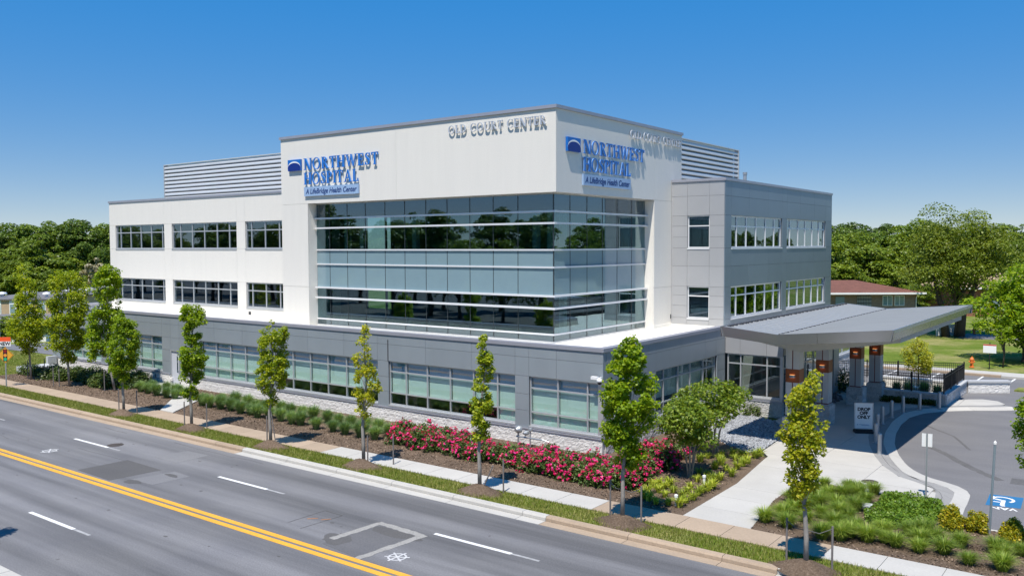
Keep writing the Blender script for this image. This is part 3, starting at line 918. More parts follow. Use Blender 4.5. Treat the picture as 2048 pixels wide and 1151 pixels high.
def stone_wall(face, u0, u1, z0, z1, m, parent, holes=(), course=0.2, length=0.4, d0=-0.05, back=0.25):
    """Split-faced block plinth: every block modelled with a broken face, joined as one part."""
    b = MB()
    n = max(1, round((z1 - z0) / course))
    ch = (z1 - z0) / n
    for j in range(n):
        u = u0 - (length / 2 if j % 2 else 0)
        while u < u1:
            a, c = max(u, u0) + 0.0015, min(u + length, u1) - 0.0015
            u += length
            if c - a < 0.03 or any(h[0] < (a + c) / 2 < h[1] for h in holes): continue
            za, zb = z0 + j * ch + 0.0015, z0 + (j + 1) * ch - 0.0015
            nu, nz = (5, 3) if length > .3 else (3, 3)
            base = random.uniform(-0.003, 0.003)
            vs = []
            for q in range(nz + 1):
                for p in range(nu + 1):
                    edge = p in (0, nu) or q in (0, nz)
                    dd = d0 + base + (random.uniform(-0.006, 0.006) if edge else random.uniform(-0.018, 0.008))
                    vs.append(face.pt(a + (c - a) * p / nu, dd, za + (zb - za) * q / nz))
            fs = []
            for q in range(nz):
                for p in range(nu):
                    i = q * (nu + 1) + p
                    fs.append((i, i + 1, i + nu + 2, i + nu + 1))
            k = len(vs)
            vs += [face.pt(a, back, za), face.pt(c, back, za), face.pt(c, back, zb), face.pt(a, back, zb)]
            fs += [tuple(range(nu, -1, -1)) + (k, k + 1), tuple(range(nz * (nu + 1), (nz + 1) * (nu + 1))) + (k + 2, k + 3),
                   tuple(q * (nu + 1) for q in range(nz + 1)) + (k + 3, k), tuple(q * (nu + 1) + nu for q in range(nz, -1, -1)) + (k + 1, k + 2)]
            b.add(vs, fs)
    o = b.build('stone_block_facing', m, parent)
    tag(o, kind='stuff')
    return o

# --- ground-floor wing
GF, GS = Face('y', 31.2), Face('x', -18.65)
T1, T2, HEAD, SILL = 2.64, 1.56, 3.17, 0.95
low_w = [(-65.3, -59.7, (-63.9, -62.5, -61.1), ()), (-58.6, -51.95, (-57.4, -56.1, -54.74, -53.3), ()),
         (-47.7, -41.3, (-46.15, -44.7, -43.25, -41.85), ()), (-40.4, -32.07, (-38.9, -37.42, -35.98, -34.52, -33.22), (0, 1, 2, 3, 4, 5)),
         (-31.3, -23.27, (-30.15, -28.72, -27.23, -25.78, -24.35), (0, 1, 2, 3, 4)), (-22.5, -18.72, (-21.0, -19.48), ())]
holes = [(a, b, SILL, HEAD) for a, b, _, _ in low_w] + [(-50.95, -50.0, 0.0, 2.36)]
us = [-66.8, -65.3, -62.5, -59.7, -58.6, -55.0, -51.95, -50.95, -50.0, -47.7, -46.2, -43.4, -41.3, -40.4, -37.5, -34.6, -32.07, -31.3, -28.73, -25.8, -23.27, -22.5, -21.02, -18.65]
zs = [0.84, SILL, 1.62, 2.36, HEAD, 4.02, 4.5]
def drop(zs, *z): return [q for q in zs if q not in z]
# above the heads the joints follow the windows; the piers carry the lower joints
facade(GF, us, [HEAD, 4.02, 4.5], [], M['grey'], M['joint'])
pier = [(-66.8, -65.3), (-59.7, -58.6), (-51.95, -50.95), (-50.0, -47.7), (-41.3, -40.4), (-32.07, -31.3), (-23.27, -22.5)]
for a, b in pier: facade(GF, [a, b], [0.84, 1.62, 2.36, HEAD], [], M['grey'], M['joint'])
facade(GF, [-50.95, -50.0], [2.36, HEAD], [], M['grey'], M['joint'])
for a, b, v, low in low_w:
    window(GF, a, b, SILL, HEAD, v, (T2, T1), blind=0.25, open_low=low)
MB().box(-18.90, -18.65, 31.2, 31.45, 0.84, HEAD - .002).build('corner_post', M['alu'], BLD)
# continuous drip ledge over the plinth
for a, b in ((-66.8, -51.0), (-49.95, -18.60)):
    MB().box(a, b, 31.11, 31.34, 0.79, 0.836).build('ledge', M['cap'], BLD)
MB().box(-18.80, -18.57, 31.345, 43.88, 0.79, 0.836).build('ledge', M['cap'], BLD)
for a, b, _, _ in low_w:
    MB().box(a, b, 31.21, 31.45, 0.838, SILL - .003).build('sill_wall', M['alu'], BLD)
stone_wall(GF, -66.8, -18.66, 0.0, 0.785, M['stone'], BLD, [(-51.0, -49.95)])
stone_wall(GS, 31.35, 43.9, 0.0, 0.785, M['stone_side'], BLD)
# metal door
dr = MB().box(-50.90, -50.05, 31.26, 31.32, 0.16, 2.30).build('door', M['door_grey'], BLD)
fr_ = MB().box(-50.95, -50.90, 31.19, 31.35, 0.14, 2.36).box(-50.05, -50.0, 31.19, 31.35, 0.14, 2.36).box(-50.9, -50.05, 31.19, 31.35, 2.31, 2.36)
fr_.build('frame', M['alu'], dr)
MB().box(-50.36, -50.24, 31.25, 31.258, 0.95, 2.0).build('glazing_slot', M['glass_dark'], dr)
MB().box(-50.20, -50.10, 31.20, 31.26, 1.02, 1.08).build('handle', M['steel'], dr)
MB().box(-50.95, -50.0, 31.345, 31.42, 0.14, 2.36).build('wall', M['joint'], BLD)
MB().box(-31.345, -31.285, 31.185, 31.198, HEAD, 4.25).build('movement_joint', M['joint'], BLD)
# side of the wing
s_us = [31.45, 33.49, 35.26, 35.95, 38.56, 41.4, 42.85, 43.9]
facade(GS, s_us, [HEAD, 4.02, 4.5], [], M['grey'], M['joint'])
MB().box(-18.9, -18.655, 31.258, 31.444, HEAD, 4.5).build('wall_panel', M['grey'], BLD)
for a, b in ((33.4, 35.95), (42.85, 43.9)): facade(GS, [a, b], [0.84, 1.62, 2.36, HEAD], [], M['grey'], M['joint'])
window(GS, 31.46, 33.4, SILL, HEAD, (32.4,), (T2, T1), blind=0.25)
window(GS, 35.95, 42.85, SILL, HEAD, (36.92, 38.46, 39.81, 41.35), (T2, T1), blind=0.9, open_low=(0, 1, 2, 3, 4))
for a, b in ((31.46, 33.4), (35.95, 42.85)):
    MB().box(-18.9, -18.66, a, b, 0.838, SILL - .003).build('sill_wall', M['alu'], BLD)
# recessed wall and entrance front
RC, EN, EB = Face('y', 43.9), Face('x', -15.5), Face('x', -17.6)
facade(RC, [-18.64, -17.81, -16.37, -15.5], [3.2, 4.5], [], M['grey_light'], M['joint'])
window(RC, -18.55, -15.62, 0.98, 3.2, (-17.81, -16.37), (2.68,), blind=None, gm=M['glass'])
MB().box(-15.62, -15.5, 43.9, 44.05, 0.84, 3.2).build('corner_post', M['alu'], BLD)
MB().box(-18.63, -15.5, 43.91, 44.12, 0.838, 0.975).build('sill_wall', M['alu'], BLD)
MB().box(-18.56, -15.45, 43.82, 44.0, 0.79, 0.836).build('ledge', M['cap'], BLD)
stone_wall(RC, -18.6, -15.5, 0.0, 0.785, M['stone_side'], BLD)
facade(EN, [44.06, 46.5, 49, 51.5, 53.5], [3.3, 4.5], [], M['grey_light'], M['joint'])
facade(EN, [52.6, 53.5], [0.13, 3.3], [], M['grey_light'], M['joint'])
window(EN, 44.06, 52.6, 0.15, 3.3, (45.3, 46.6, 47.9, 49.2, 50.4, 51.5), (0.9, 2.55), sill=False)
facade(EB, [53.5, 57.5, 61.5, 65.9], [3.2, 4.5], [], M['grey_light'], M['joint'])
window(EB, 54.0, 65.6, 1.4, 3.2, (56, 58, 60, 62, 64), (2.6,))
MB().box(-17.9, -17.52, 53.5, 65.9, 1.26, 1.395).build('ledge', M['ledge'], BLD)
stone_wall(EB, 53.5, 65.9, 0.0, 1.255, M['stone_side'], BLD)
MB().box(-17.6, -15.52, 53.5, 53.7, 0, 4.5).build('wall', M['grey_light'], BLD)
MB().box(-40, -17.62, 65.7, 65.9, 0, 4.5).build('wall', M['grey_light'], BLD)
MB().box(-66.8, -66.5, 31.5, 62, 0, 4.5).build('wall', M['grey'], BLD)
# copings of the low roof and the roof membrane itself
coping([(-66.84, -18.60, 31.15, 31.55, 4.502, 4.66), (-19.0, -18.60, 31.552, 43.84, 4.502, 4.66), (-18.598, -15.45, 43.85, 44.2, 4.502, 4.66),
        (-15.85, -15.45, 44.202, 53.75, 4.502, 4.66), (-66.84, -66.44, 31.552, 62, 4.502, 4.66)])
low_roof = MB()
low_roof.box(-66.4, -19.01, 31.56, 46.5, 4.0, 4.26)
low_roof.box(-19.009, -15.86, 44.21, 53.6, 4.0, 4.258)
low_roof.box(-19.009, -17.7, 53.61, 65.6, 4.0, 4.258)
low_roof.build('flat_roof', M['membrane'], BLD)
MB().box(-66.4, -19.02, 31.49, 31.55, 4.1, 4.5).box(-19.06, -19.005, 31.56, 43.8, 4.1, 4.5).build('parapet_lining', M['membrane'], BLD)
# rooms behind the ground-floor glass
rm = MB()
rm.box(-66, -19.3, 36.6, 36.8, 0, 4.0).box(-24.9, -24.7, 36.9, 43.8, 0, 4.0).box(-22, -15.9, 49.5, 49.7, 0, 4.0)
for xw in (-58.9, -51.0, -41.0, -31.7, -23.0): rm.box(xw - .08, xw + .08, 31.5, 36.55, 0, 3.9)
rm.build('room_partition', M['interior'], BLD)
MB().box(-66, -18.9, 31.45, 46, -0.1, 0.12).box(-22, -15.8, 46.1, 60, -0.1, 0.11).build('room_floor', M['interior_floor'], BLD)

# --- white west wing, two upper floors
LW = Face('y', 35.7)
lw_u = [-66.5, -65.63, -58.8, -57.83, -50.06, -49.12, -43.3]
w_holes = []
for a, b in ((-65.63, -58.8), (-57.83, -50.06), (-49.12, -43.3)):
    w_holes += [(a, b, 8.85, 10.67), (a, b, 4.93, 6.6)]
facade(LW, lw_u, [4.262, 4.93, 6.6, 8.85, 10.67, 12.42], w_holes, M['white'], M['white_joint'], gap=0.009)
for vs_, a, b in (((-65.01, -63.57, -62.12, -60.68, -59.19), -65.63, -58.8), ((-56.82, -55.37, -53.9, -52.4, -51.0), -57.83, -50.06), ((-48.54, -47.11, -45.65, -44.3), -49.12, -43.3)):
    window(LW, a, b, 8.85, 10.67, vs_, (10.08,), gm=M['glass_dark'], w=0.075)
    window(LW, a, b, 4.93, 6.6, vs_, (6.05,), gm=M['glass_dark'], w=0.075)
MB().box(-66.5, -66.2, 36.0, 60, 4.262, 12.42).build('wall', M['white'], BLD)
coping([(-66.56, -43.12, 35.64, 36.0, 12.422, 12.57), (-66.56, -66.2, 36.002, 60, 12.422, 12.57)])
MB().box(-66.19, -42.82, 36.01, 65.2, 12.0, 12.3).box(-42.819, -23.4, 47.4, 65.2, 12.0, 12.3).box(-23.399, -19.91, 46.31, 65.2, 12.0, 12.3).build('flat_roof', M['roof_gravel'], BLD)
rm = MB()
rm.box(-66, -43.4, 41, 41.2, 4.3, 12.0)
for xw in (-58.3, -49.6): rm.box(xw - .08, xw + .08, 36.1, 40.9, 4.3, 11.9)
rm.build('room_partition', M['interior'], BLD)
MB().box(-66.1, -43.4, 36.0, 41, 7.6, 8.3).box(-66.1, -43.4, 36.0, 41, 11.4, 11.6).build('floor_slab', M['interior'], BLD)
for x_, y_, z_ in ((-48.75, 35.69, 4.55), ):
    MB().box(x_ - .12, x_ + .12, y_ - .012, y_, z_ - .1, z_ + .1).build('scupper', M['joint'], BLD)
MB().box(-66.4, -43.2, 35.55, 35.69, 4.262, 4.42).build('roof_kerb', M['membrane'], BLD)

# --- white corner tower
TF, TS = Face('y', 34.0), Face('x', -22.91)
facade(TF, [-43.1, -33.35, -22.91], [11.52, 15.44], [], M['white'], M['white_joint'], gap=0.008)
facade(TS, [34.056, 43.84, 47.3], [11.52, 15.44], [], M['white'], M['white_joint'], gap=0.008)
MB().box(-42.8, -23.21, 34.3, 47.2, 11.525, 15.3).build('wall', M['white'], BLD)
facade(TF, [-43.1, -40.68], [4.262, 6.58, 11.52], [], M['white'], M['white_joint'], gap=0.014)
MB().box(-42.8, -40.685, 34.06, 36.5, 4.27, 11.5).build('wall', M['white'], BLD)
MB().box(-43.1, -42.81, 34.29, 36.5, 4.27, 15.3).build('wall', M['white'], BLD)
facade(TS, [43.86, 47.3], [4.262, 6.58, 11.52], [], M['white'], M['white_joint'], gap=0.014)
MB().box(-25.0, -22.97, 43.865, 47.2, 4.27, 11.5).build('wall', M['white'], BLD)
coping([(-43.17, -22.83, 33.92, 34.4, 15.442, 15.6), (-23.3, -22.83, 34.402, 47.35, 15.442, 15.6), (-43.17, -42.7, 34.402, 47.35, 15.442, 15.6), (-42.69, -23.31, 46.95, 47.35, 15.442, 15.6)])
MB().box(-42.65, -23.35, 34.45, 46.9, 15.0, 15.31).build('flat_roof', M['roof_gravel'], BLD)
MB().box(-22.95, -22.86, 43.8, 47.35, 4.262, 4.45).build('roof_kerb', M['membrane'], BLD)
MB().box(-22.908, -22.895, 45.9, 46.1, 4.7, 4.95).build('scupper', M['joint'], BLD)

# --- corner curtain wall
CF, CS = Face('y', 34.66), Face('x', -23.5)
cu_f = [-40.68, -39.53, -38.01, -36.49, -34.92, -33.39, -31.82, -30.3, -28.74, -27.2, -25.64, -23.5]
cu_s = [34.66, 36.11, 37.69, 39.21, 40.74, 42.34, 43.86]
cz = [4.265, 4.67, 5.94, 6.54, 7.93, 8.78, 10.07, 10.64, 11.51]
mb = MB()
for u in cu_f[1:-1]: CF.box(mb, u - .016, u + .016, -0.012, 0.16, cz[0], cz[-1])
for u in cu_s[1:-1]: CS.box(mb, u - .016, u + .016, -0.012, 0.16, cz[0], cz[-1])
mb.box(-23.53, -23.485, 34.645, 34.69, cz[0], cz[-1])
CW = mb.build('curtain_wall', M['mull'], BLD)
for fc, uu in ((CF, cu_f), (CS, cu_s)):
    for i in range(len(uu) - 1):
        for j in range(len(cz) - 1):
            gm = M['spandrel'] if j in (3, 4) else (M['glass_dark'] if j in (0, 7) else M['glass_wall'])
            fc.box(MB(), uu[i] + .008, uu[i + 1] - .008, 0.0, 0.012, cz[j] + .004, cz[j + 1] - .004).build('pane', gm, CW)
for z in cz[1:-1]:
    big = z in (5.94, 6.54, 10.07, 10.64)
    pr, h = (0.20, 0.045) if big else (0.07, 0.04)
    MB().box(-40.66 - (0.12 if False else 0), -23.5 + pr, 34.66 - pr, 34.655, z - h, z + h).build('mullion_cap', M['alu_white'], CW)
    MB().box(-23.495, -23.5 + pr, 34.66, 43.85, z - h + .001, z + h - .001).build('mullion_cap', M['alu_white'], CW)
MB().box(-40.66, -23.46, 34.60, 34.655, 11.47, 11.515).box(-23.495, -23.46, 34.66, 43.85, 11.47, 11.515).build('head_trim', M['alu'], CW)
MB().box(-40.66, -23.44, 34.56, 34.655, 4.262, 4.34).box(-23.495, -23.44, 34.66, 43.85, 4.262, 4.34).build('base_trim', M['alu'], CW)
it = MB()
it.box(-40.6, -23.6, 40.8, 41.0, 4.3, 11.5).box(-31.2, -31.0, 36, 40.7, 8.7, 11.4).box(-29.2, -29.0, 41.1, 47, 4.3, 11.4)
it.box(-40.6, -23.62, 34.8, 46, 7.1, 8.72).box(-40.6, -23.62, 34.8, 46, 10.85, 11.45)
it.build('room_partition', M['interior'], BLD)
MB().box(-40.6, -23.6, 34.8, 46, 4.262, 4.45).build('floor_slab', M['interior_floor'], BLD)
ic = MB()
for x_ in (-38.7, -37.4, -33.2, -25.0, -24.1): ic.box(x_ - .14, x_ + .14, 35.2, 35.5, 8.72, 10.8)
for y_ in (36.9, 41.2): ic.box(-24.6, -24.3, y_ - .15, y_ + .15, 4.46, 10.8)
ic.build('room_column', M['interior_white'], BLD)
MB().box(-34.9, -34.45, 35.4, 35.5, 8.8, 9.15).build('yellow_board', M['sign_yellow'], BLD)

# --- grey east wing, two upper floors
RF, RS = Face('y', 46.0), Face('x', -19.6)
rz_f = [4.262, 4.8, 5.5, 6.1, 6.62, 7.78, 8.82, 9.45, 10.08, 10.67, 11.78, 12.6]
facade(RF, [-22.9, -21.9, -20.54, -19.65], rz_f, [(-21.9, -20.54, 4.8, 6.62), (-21.9, -20.54, 8.82, 10.67)], M['grey_light'], M['joint'])
window(RF, -21.9, -20.54, 8.82, 10.67, (), (10.08,), gm=M['glass_dark'], fm=M['alu_white'])
window(RF, -21.9, -20.54, 4.8, 6.62, (), (6.07,), gm=M['glass_dark'], fm=M['alu_white'])
r_u = [46.0, 46.88, 49.49, 52.58, 55.1, 55.97, 58.5, 61.47, 64.1, 65.5]
r_h = [(46.88, 55.1, 4.8, 6.62), (46.88, 55.1, 8.82, 10.67), (55.97, 64.1, 4.8, 6.62), (55.97, 64.1, 8.82, 10.67)]
facade(RS, r_u, [4.262, 4.8, 6.62, 7.78, 8.82, 10.67, 11.75, 12.6], r_h, M['grey_shaded_face'], M['joint'])
for vs_, a, b in (((47.87, 49.33, 50.86, 52.42, 53.91), 46.88, 55.1), ((56.83, 58.43, 59.87, 61.37, 62.83), 55.97, 64.1)):
    window(RS, a, b, 8.82, 10.67, vs_, (10.06,), gm=M['glass_dark'], fm=M['alu_white'], w=0.08)
    window(RS, a, b, 4.8, 6.62, vs_, (6.08,), gm=M['glass_dark'], fm=M['alu_white'], w=0.08)
MB().box(-40, -19.62, 65.3, 65.5, 4.262, 12.6).build('wall', M['grey_light'], BLD)
coping([(-22.88, -19.55, 45.94, 46.3, 12.602, 12.75), (-19.9, -19.55, 46.302, 65.55, 12.602, 12.75)])
rm = MB().box(-24.6, -24.4, 46.4, 65, 4.3, 12).box(-24.3, -20, 55.5, 55.6, 4.3, 12)
rm.build('room_partition', M['interior'], BLD)
MB().box(-24.3, -19.9, 46.3, 65, 7.6, 8.3).box(-24.3, -19.9, 46.3, 65, 11.4, 11.6).build('floor_slab', M['interior'], BLD)
MB().box(-22.85, -19.66, 45.85, 45.99, 4.262, 4.4).build('roof_kerb', M['membrane'], BLD)

# --- louvred plant screen on the roof and a vent pipe
rs = MB()
rs.box(-63.95, -23.7, 39.32, 39.36, 12.3, 15.35).box(-23.96, -23.92, 39.4, 57.4, 12.3, 15.35)
SCR = rs.build('roof_screen', M['alu'], BLD)
for k in range(10):
    z = 12.45 + 0.30 * k
    for ax in ('y', 'x'):
        fc = Face('y', 39.0) if ax == 'y' else Face('x', -23.6)
        a, b = (-64.0, -23.62) if ax == 'y' else (39.05, 57.5)
        prof = [(0.03, z), (0.0, z + 0.05), (0.01, z + 0.14), (0.07, z + 0.22), (0.20, z + 0.27), (0.22, z + 0.25), (0.09, z + 0.15), (0.06, z + 0.02)]
        m2 = MB()
        n = len(prof)
        m2.add([fc.pt(a, d, zz) for d, zz in prof] + [fc.pt(b, d, zz) for d, zz in prof],
               [tuple(range(n)), tuple(range(2 * n - 1, n - 1, -1))] + [(i, (i + 1) % n, (i + 1) % n + n, i + n) for i in range(n)])
        m2.build('louvre_blade', M['louvre'], SCR)
MB().box(-64.08, -64.0, 38.96, 39.36, 12.3, 15.52).build('end_post', M['alu'], SCR)
MB().box(-23.9, -23.55, 57.5, 57.6, 12.3, 15.52).build('end_post', M['alu'], SCR)
MB().box(-64.0, -23.58, 38.98, 39.3, 15.46, 15.52).box(-23.9, -23.57, 39.31, 57.5, 15.46, 15.52).build('top_rail', M['louvre'], SCR)
vp = MB()
vp.lathe([(0.13, 12.3), (0.13, 14.0), (0.16, 14.0), (0.16, 14.18), (0.10, 14.18)], -24.1, 60.0, 12)
vp.build('vent_pipe', M['steel'], BLD)

# ------------------------------------------------------------------ raised letters
def ell(cx, cy, rx, ry, a0, a1, n=18):
    return [(cx + rx * math.cos(a0 + (a1 - a0) * k / n), cy + ry * math.sin(a0 + (a1 - a0) * k / n)) for k in range(n + 1)]
def ringp(cx, cy, rx, ry, tx_, ty_, a0, a1, n=18):
    return ell(cx, cy, rx, ry, a0, a1, n) + ell(cx, cy, rx - tx_, ry - ty_, a0, a1, n)[::-1]
TK, TN, SF, SO = 0.18, 0.08, 0.05, 0.07
def R4(x0, x1, y0, y1): return [(x0, y0), (x1, y0), (x1, y1), (x0, y1)]
def vstem(x, w): return [R4(x, x + w, 0, 1), R4(x - SO, x + w + SO, 0, SF), R4(x - SO, x + w + SO, 1 - SF, 1)]
def glyph(ch):
    P = math.pi
    if ch == 'I': return 0.29, vstem(0.07, TK)
    if ch == 'L': return 0.60, vstem(0.07, TK) + [R4(0.22, 0.56, 0, TN), R4(0.51, 0.57, 0, 0.26)]
    if ch == 'E': return 0.62, vstem(0.07, TK) + [R4(0.22, 0.56, 0, TN), R4(0.51, 0.57, 0, 0.25), R4(0.22, 0.54, 1 - TN, 1), R4(0.49, 0.55, 0.77, 1), R4(0.22, 0.46, 0.48, 0.48 + TN), R4(0.42, 0.47, 0.40, 0.62)]
    if ch == 'T': return 0.70, [R4(0.275, 0.425, 0, 1), R4(0.205, 0.495, 0, SF), R4(0.03, 0.67, 1 - TN, 1), R4(0.03, 0.09, 0.76, 1), R4(0.61, 0.67, 0.76, 1)]
    if ch == 'H': return 0.84, vstem(0.07, TK) + vstem(0.62, TK) + [R4(0.22, 0.62, 0.47, 0.47 + TN)]
    if ch == 'N': return 0.88, [R4(0.10, 0.10 + TN, 0, 1), R4(0.0, 0.26, 0, SF), R4(0.0, 0.2, 1 - SF, 1), [(0.10, 1), (0.29, 1), (0.78, 0), (0.62, 0)], R4(0.72, 0.72 + TN, 0, 1), R4(0.63, 0.88, 1 - SF, 1)]
    if ch == 'A': return 0.84, [[(0.08, 0), (0.08 + TN, 0), (0.44, 1), (0.39, 1)], [(0.39, 1), (0.49, 1), (0.78, 0), (0.61, 0)], R4(0.22, 0.66, 0.30, 0.30 + TN), R4(0.0, 0.25, 0, SF), R4(0.54, 0.86, 0, SF)]
    if ch == 'W': return 1.16, [[(0.06, 1), (0.21, 1), (0.41, 0), (0.32, 0)], [(0.33, 0), (0.40, 0), (0.62, 1), (0.56, 1)], [(0.50, 1), (0.65, 1), (0.85, 0), (0.76, 0)], [(0.77, 0), (0.84, 0), (1.10, 1), (1.03, 1)], R4(0.0, 0.28, 1 - SF, 1), R4(0.96, 1.16, 1 - SF, 1)]
    if ch == 'O': return 0.90, [ringp(0.44, 0.5, 0.42, 0.515, 0.14, 0.05, 0, 2 * P, 30)]
    if ch == 'C': return 0.78, [ringp(0.43, 0.5, 0.41, 0.515, 0.14, 0.05, 0.9, 2 * P - 0.75, 26), R4(0.66, 0.72, 0.68, 0.97)]
    if ch == 'D': return 0.84, vstem(0.07, TK) + [ringp(0.30, 0.5, 0.50, 0.5, 0.15, TN, -P / 2, P / 2, 20)]
    if ch == 'P': return 0.64, vstem(0.07, TK) + [ringp(0.24, 0.74, 0.36, 0.26, 0.14, 0.055, -P / 2, P / 2, 16)]
    if ch == 'R': return 0.76, vstem(0.07, TK) + [ringp(0.24, 0.75, 0.36, 0.25, 0.14, 0.055, -P / 2, P / 2, 16), [(0.30, 0.52), (0.46, 0.52), (0.76, 0), (0.58, 0)], R4(0.58, 0.80, 0, SF)]
    if ch == 'U': return 0.82, [R4(0.09, 0.24, 0.32, 1), R4(0.02, 0.32, 1 - SF, 1), R4(0.66, 0.66 + TN, 0.32, 1), R4(0.58, 0.82, 1 - SF, 1), ell(0.408, 0.32, 0.318, 0.335, P, 2 * P, 16) + ell(0.45, 0.32, 0.21, 0.27, P, 2 * P, 16)[::-1]]
    if ch == 'S':
        c = [(0.47, 0.80), (0.40, 0.93), (0.28, 0.965), (0.16, 0.92), (0.11, 0.79), (0.15, 0.66), (0.27, 0.56), (0.40, 0.45), (0.45, 0.30), (0.41, 0.13), (0.29, 0.04), (0.16, 0.06), (0.06, 0.21)]
        w = [0.05, 0.06, 0.07, 0.10, 0.12, 0.14, 0.16, 0.16, 0.13, 0.11, 0.07, 0.06, 0.05]
        L, R = [], []
        for i, (x, y) in enumerate(c):
            a, b = c[max(i - 1, 0)], c[min(i + 1, len(c) - 1)]
            d = Vector((b[0] - a[0], b[1] - a[1])).normalized()
            L.append((x - d.y * w[i] / 2, y + d.x * w[i] / 2))
            R.append((x + d.y * w[i] / 2, y - d.x * w[i] / 2))
        return 0.55, [L + R[::-1], R4(0.44, 0.50, 0.72, 0.98), R4(0.03, 0.09, 0.02, 0.28)]
    return 0.3, []

def letters(word, u0, u1, z0, z1, face, root, m, stand=0.03, depth=0.10, side=None):
    """Serif channel letters fitted between u0 and u1; each letter is one mesh standing off the wall."""
    h = z1 - z0
    gap = 0.10
    tot = sum(glyph(c)[0] if c != ' ' else 0.34 for c in word) + gap * (len(word) - 1)
    k = (u1 - u0) / tot
    u = u0
    for c in word:
        if c == ' ':
            u += (0.34 + gap) * k
            continue
        w, polys = glyph(c)
        b = MB()
        for q, P in enumerate(polys):
            d0 = -(stand + depth) - 0.0025 * q
            d1 = -stand + 0.002 * q
            n = len(P)
            a = sum(P[i - 1][0] * P[i][1] - P[i][0] * P[i - 1][1] for i in range(n))
            if a < 0: P = P[::-1]
            vs = [face.pt(u + x * k, d0, z0 + y * h) for x, y in P] + [face.pt(u + x * k, d1, z0 + y * h) for x, y in P]
            idx0 = len(b.v)
            # front cap through triangulation-safe strips for ring outlines
            fs = [tuple(range(n)), tuple(range(2 * n - 1, n - 1, -1))] + [(i, i + n, (i + 1) % n + n, (i + 1) % n) for i in range(n)]
            mats_ = [0, 0] + [1] * n
            b.add(vs, [], 0)
            for f, mi in zip(fs, mats_):
                b.f.append([idx0 + i for i in f])
                b.m.append(mi)
        b.build('letter', [m, side or m], root)
        u += (w + gap) * k

def hospital_sign(face, s, label):
    """s = (u of logo left, logo right, text left, NORTHWEST right, HOSPITAL right)."""
    ul, ur, tl, nr, hr = s
    root = empty('hospital_sign', face.pt(tl, -0.1, 13.4), label, 'sign', 'blue hospital signs on the white tower')
    W = M['letter_return']
    letters('NORTHWEST', tl, nr, 13.50, 14.18, face, root, M['letter_blue'], 0.06, 0.06, W)
    letters('HOSPITAL', tl, hr, 12.64, 13.33, face, root, M['letter_blue'], 0.06, 0.06, W)
    pn = face.box(MB(), tl, hr, -0.11, -0.01, 11.95, 12.49).build('tagline_panel', M['tag_panel'], root)
    rot = (math.pi / 2, 0, 0) if face.axis == 'y' else (math.pi / 2, 0, math.pi / 2)
    t = text('A LifeBridge Health Center', 0.42, M['navy'], root, Vector(face.pt((tl + hr) / 2, -0.113, 12.21)) - root.location, rot, 'tagline_lettering', 0.003, 0.22, 'CENTER', abs(hr - tl) * 0.94, 0.008)
    lg = face.box(MB(), ul, ur, -0.13, -0.01, 13.5, 14.17).build('logo_panel', M['logo_blue'], root)
    w, h = ur - ul, 0.67
    def fp(name, P, d, mm):
        b = MB()
        n = len(P)
        vs = [face.pt(ul + x * w, -0.13 - d, 13.5 + y * h) for x, y in P] + [face.pt(ul + x * w, -0.131, 13.5 + y * h) for x, y in P]
        b.add(vs, [tuple(range(n)), tuple(range(2 * n - 1, n - 1, -1))] + [(i, i + n, (i + 1) % n + n, (i + 1) % n) for i in range(n)])
        b.build(name, mm, lg)
    dome = ell(0.5, 0.28, 0.5, 0.42, 0, math.pi, 20) + [(0.06, 0.0), (0.99, 0.0)]
    arc = ell(0.5, 0.28, 0.5, 0.56, 0.1, math.pi, 20) + ell(0.5, 0.28, 0.5, 0.43, 0.1, math.pi, 20)[::-1]
    fp('emblem_arch', arc, 0.004, M['white_paint'])
    fp('emblem_dome', dome, 0.007, M['logo_navy'])
    return root
hospital_sign(TF, (-42.3, -41.14, -40.86, -34.62, -36.22), 'blue raised hospital sign with logo on the long street face of the white tower')
hospital_sign(TS, (34.81, 35.96, 36.25, 42.48, 40.97), 'blue raised hospital sign with logo on the shorter tower face towards the canopy')
for face, a, b, lab in ((TF, -29.52, -23.42, 'silver OLD COURT CENTER letters high on the long street face of the tower'),
                        (TS, 40.96, 47.07, 'silver OLD COURT CENTER letters high on the tower face above the canopy')):
    r_ = empty('name_sign', face.pt(a, -0.1, 14.8), lab, 'sign', 'silver name signs on the white tower')
    letters('OLD COURT CENTER', a, b, 14.71, 15.13, face, r_, M['silver'], stand=0.06, depth=0.05)

# ------------------------------------------------------------------ entrance canopy: butterfly roof on four columns
CAN = empty('entrance_canopy', (-13.3, 45, 0.12), 'grey butterfly-roofed drop-off canopy on stone-based columns at the entrance', 'canopy')
YF = 35.94
CP = {'l': (-15.51, 5.42), 'v': (-12.98, 5.19), 'r': (-8.31, 5.64)}
YB = {'l': 54.5, 'v': 54.4, 'r': 53.5}
TH = 0.45
def roof_slab(name, a, b, m, zoff=0.0, thick=0.10, inset=0.06):
    (xa, za), (xb, zb) = CP[a], CP[b]
    y0 = YF + inset
    v = [(xa, y0, za + zoff), (xb, y0, zb + zoff), (xb, YB[b] - inset, zb + zoff), (xa, YB[a] - inset, za + zoff)]
    mb = MB()
    mb.add(v + [(x, y, z - thick) for x, y, z in v], [(0, 1, 2, 3), (7, 6, 5, 4), (0, 4, 5, 1), (1, 5, 6, 2), (2, 6, 7, 3), (3, 7, 4, 0)])
    return mb.build(name, m, CAN)
dk1 = roof_slab('roof_deck', 'l', 'v', M['seam'], -0.03)
dk2 = roof_slab('roof_deck', 'v', 'r', M['seam'], -0.03)
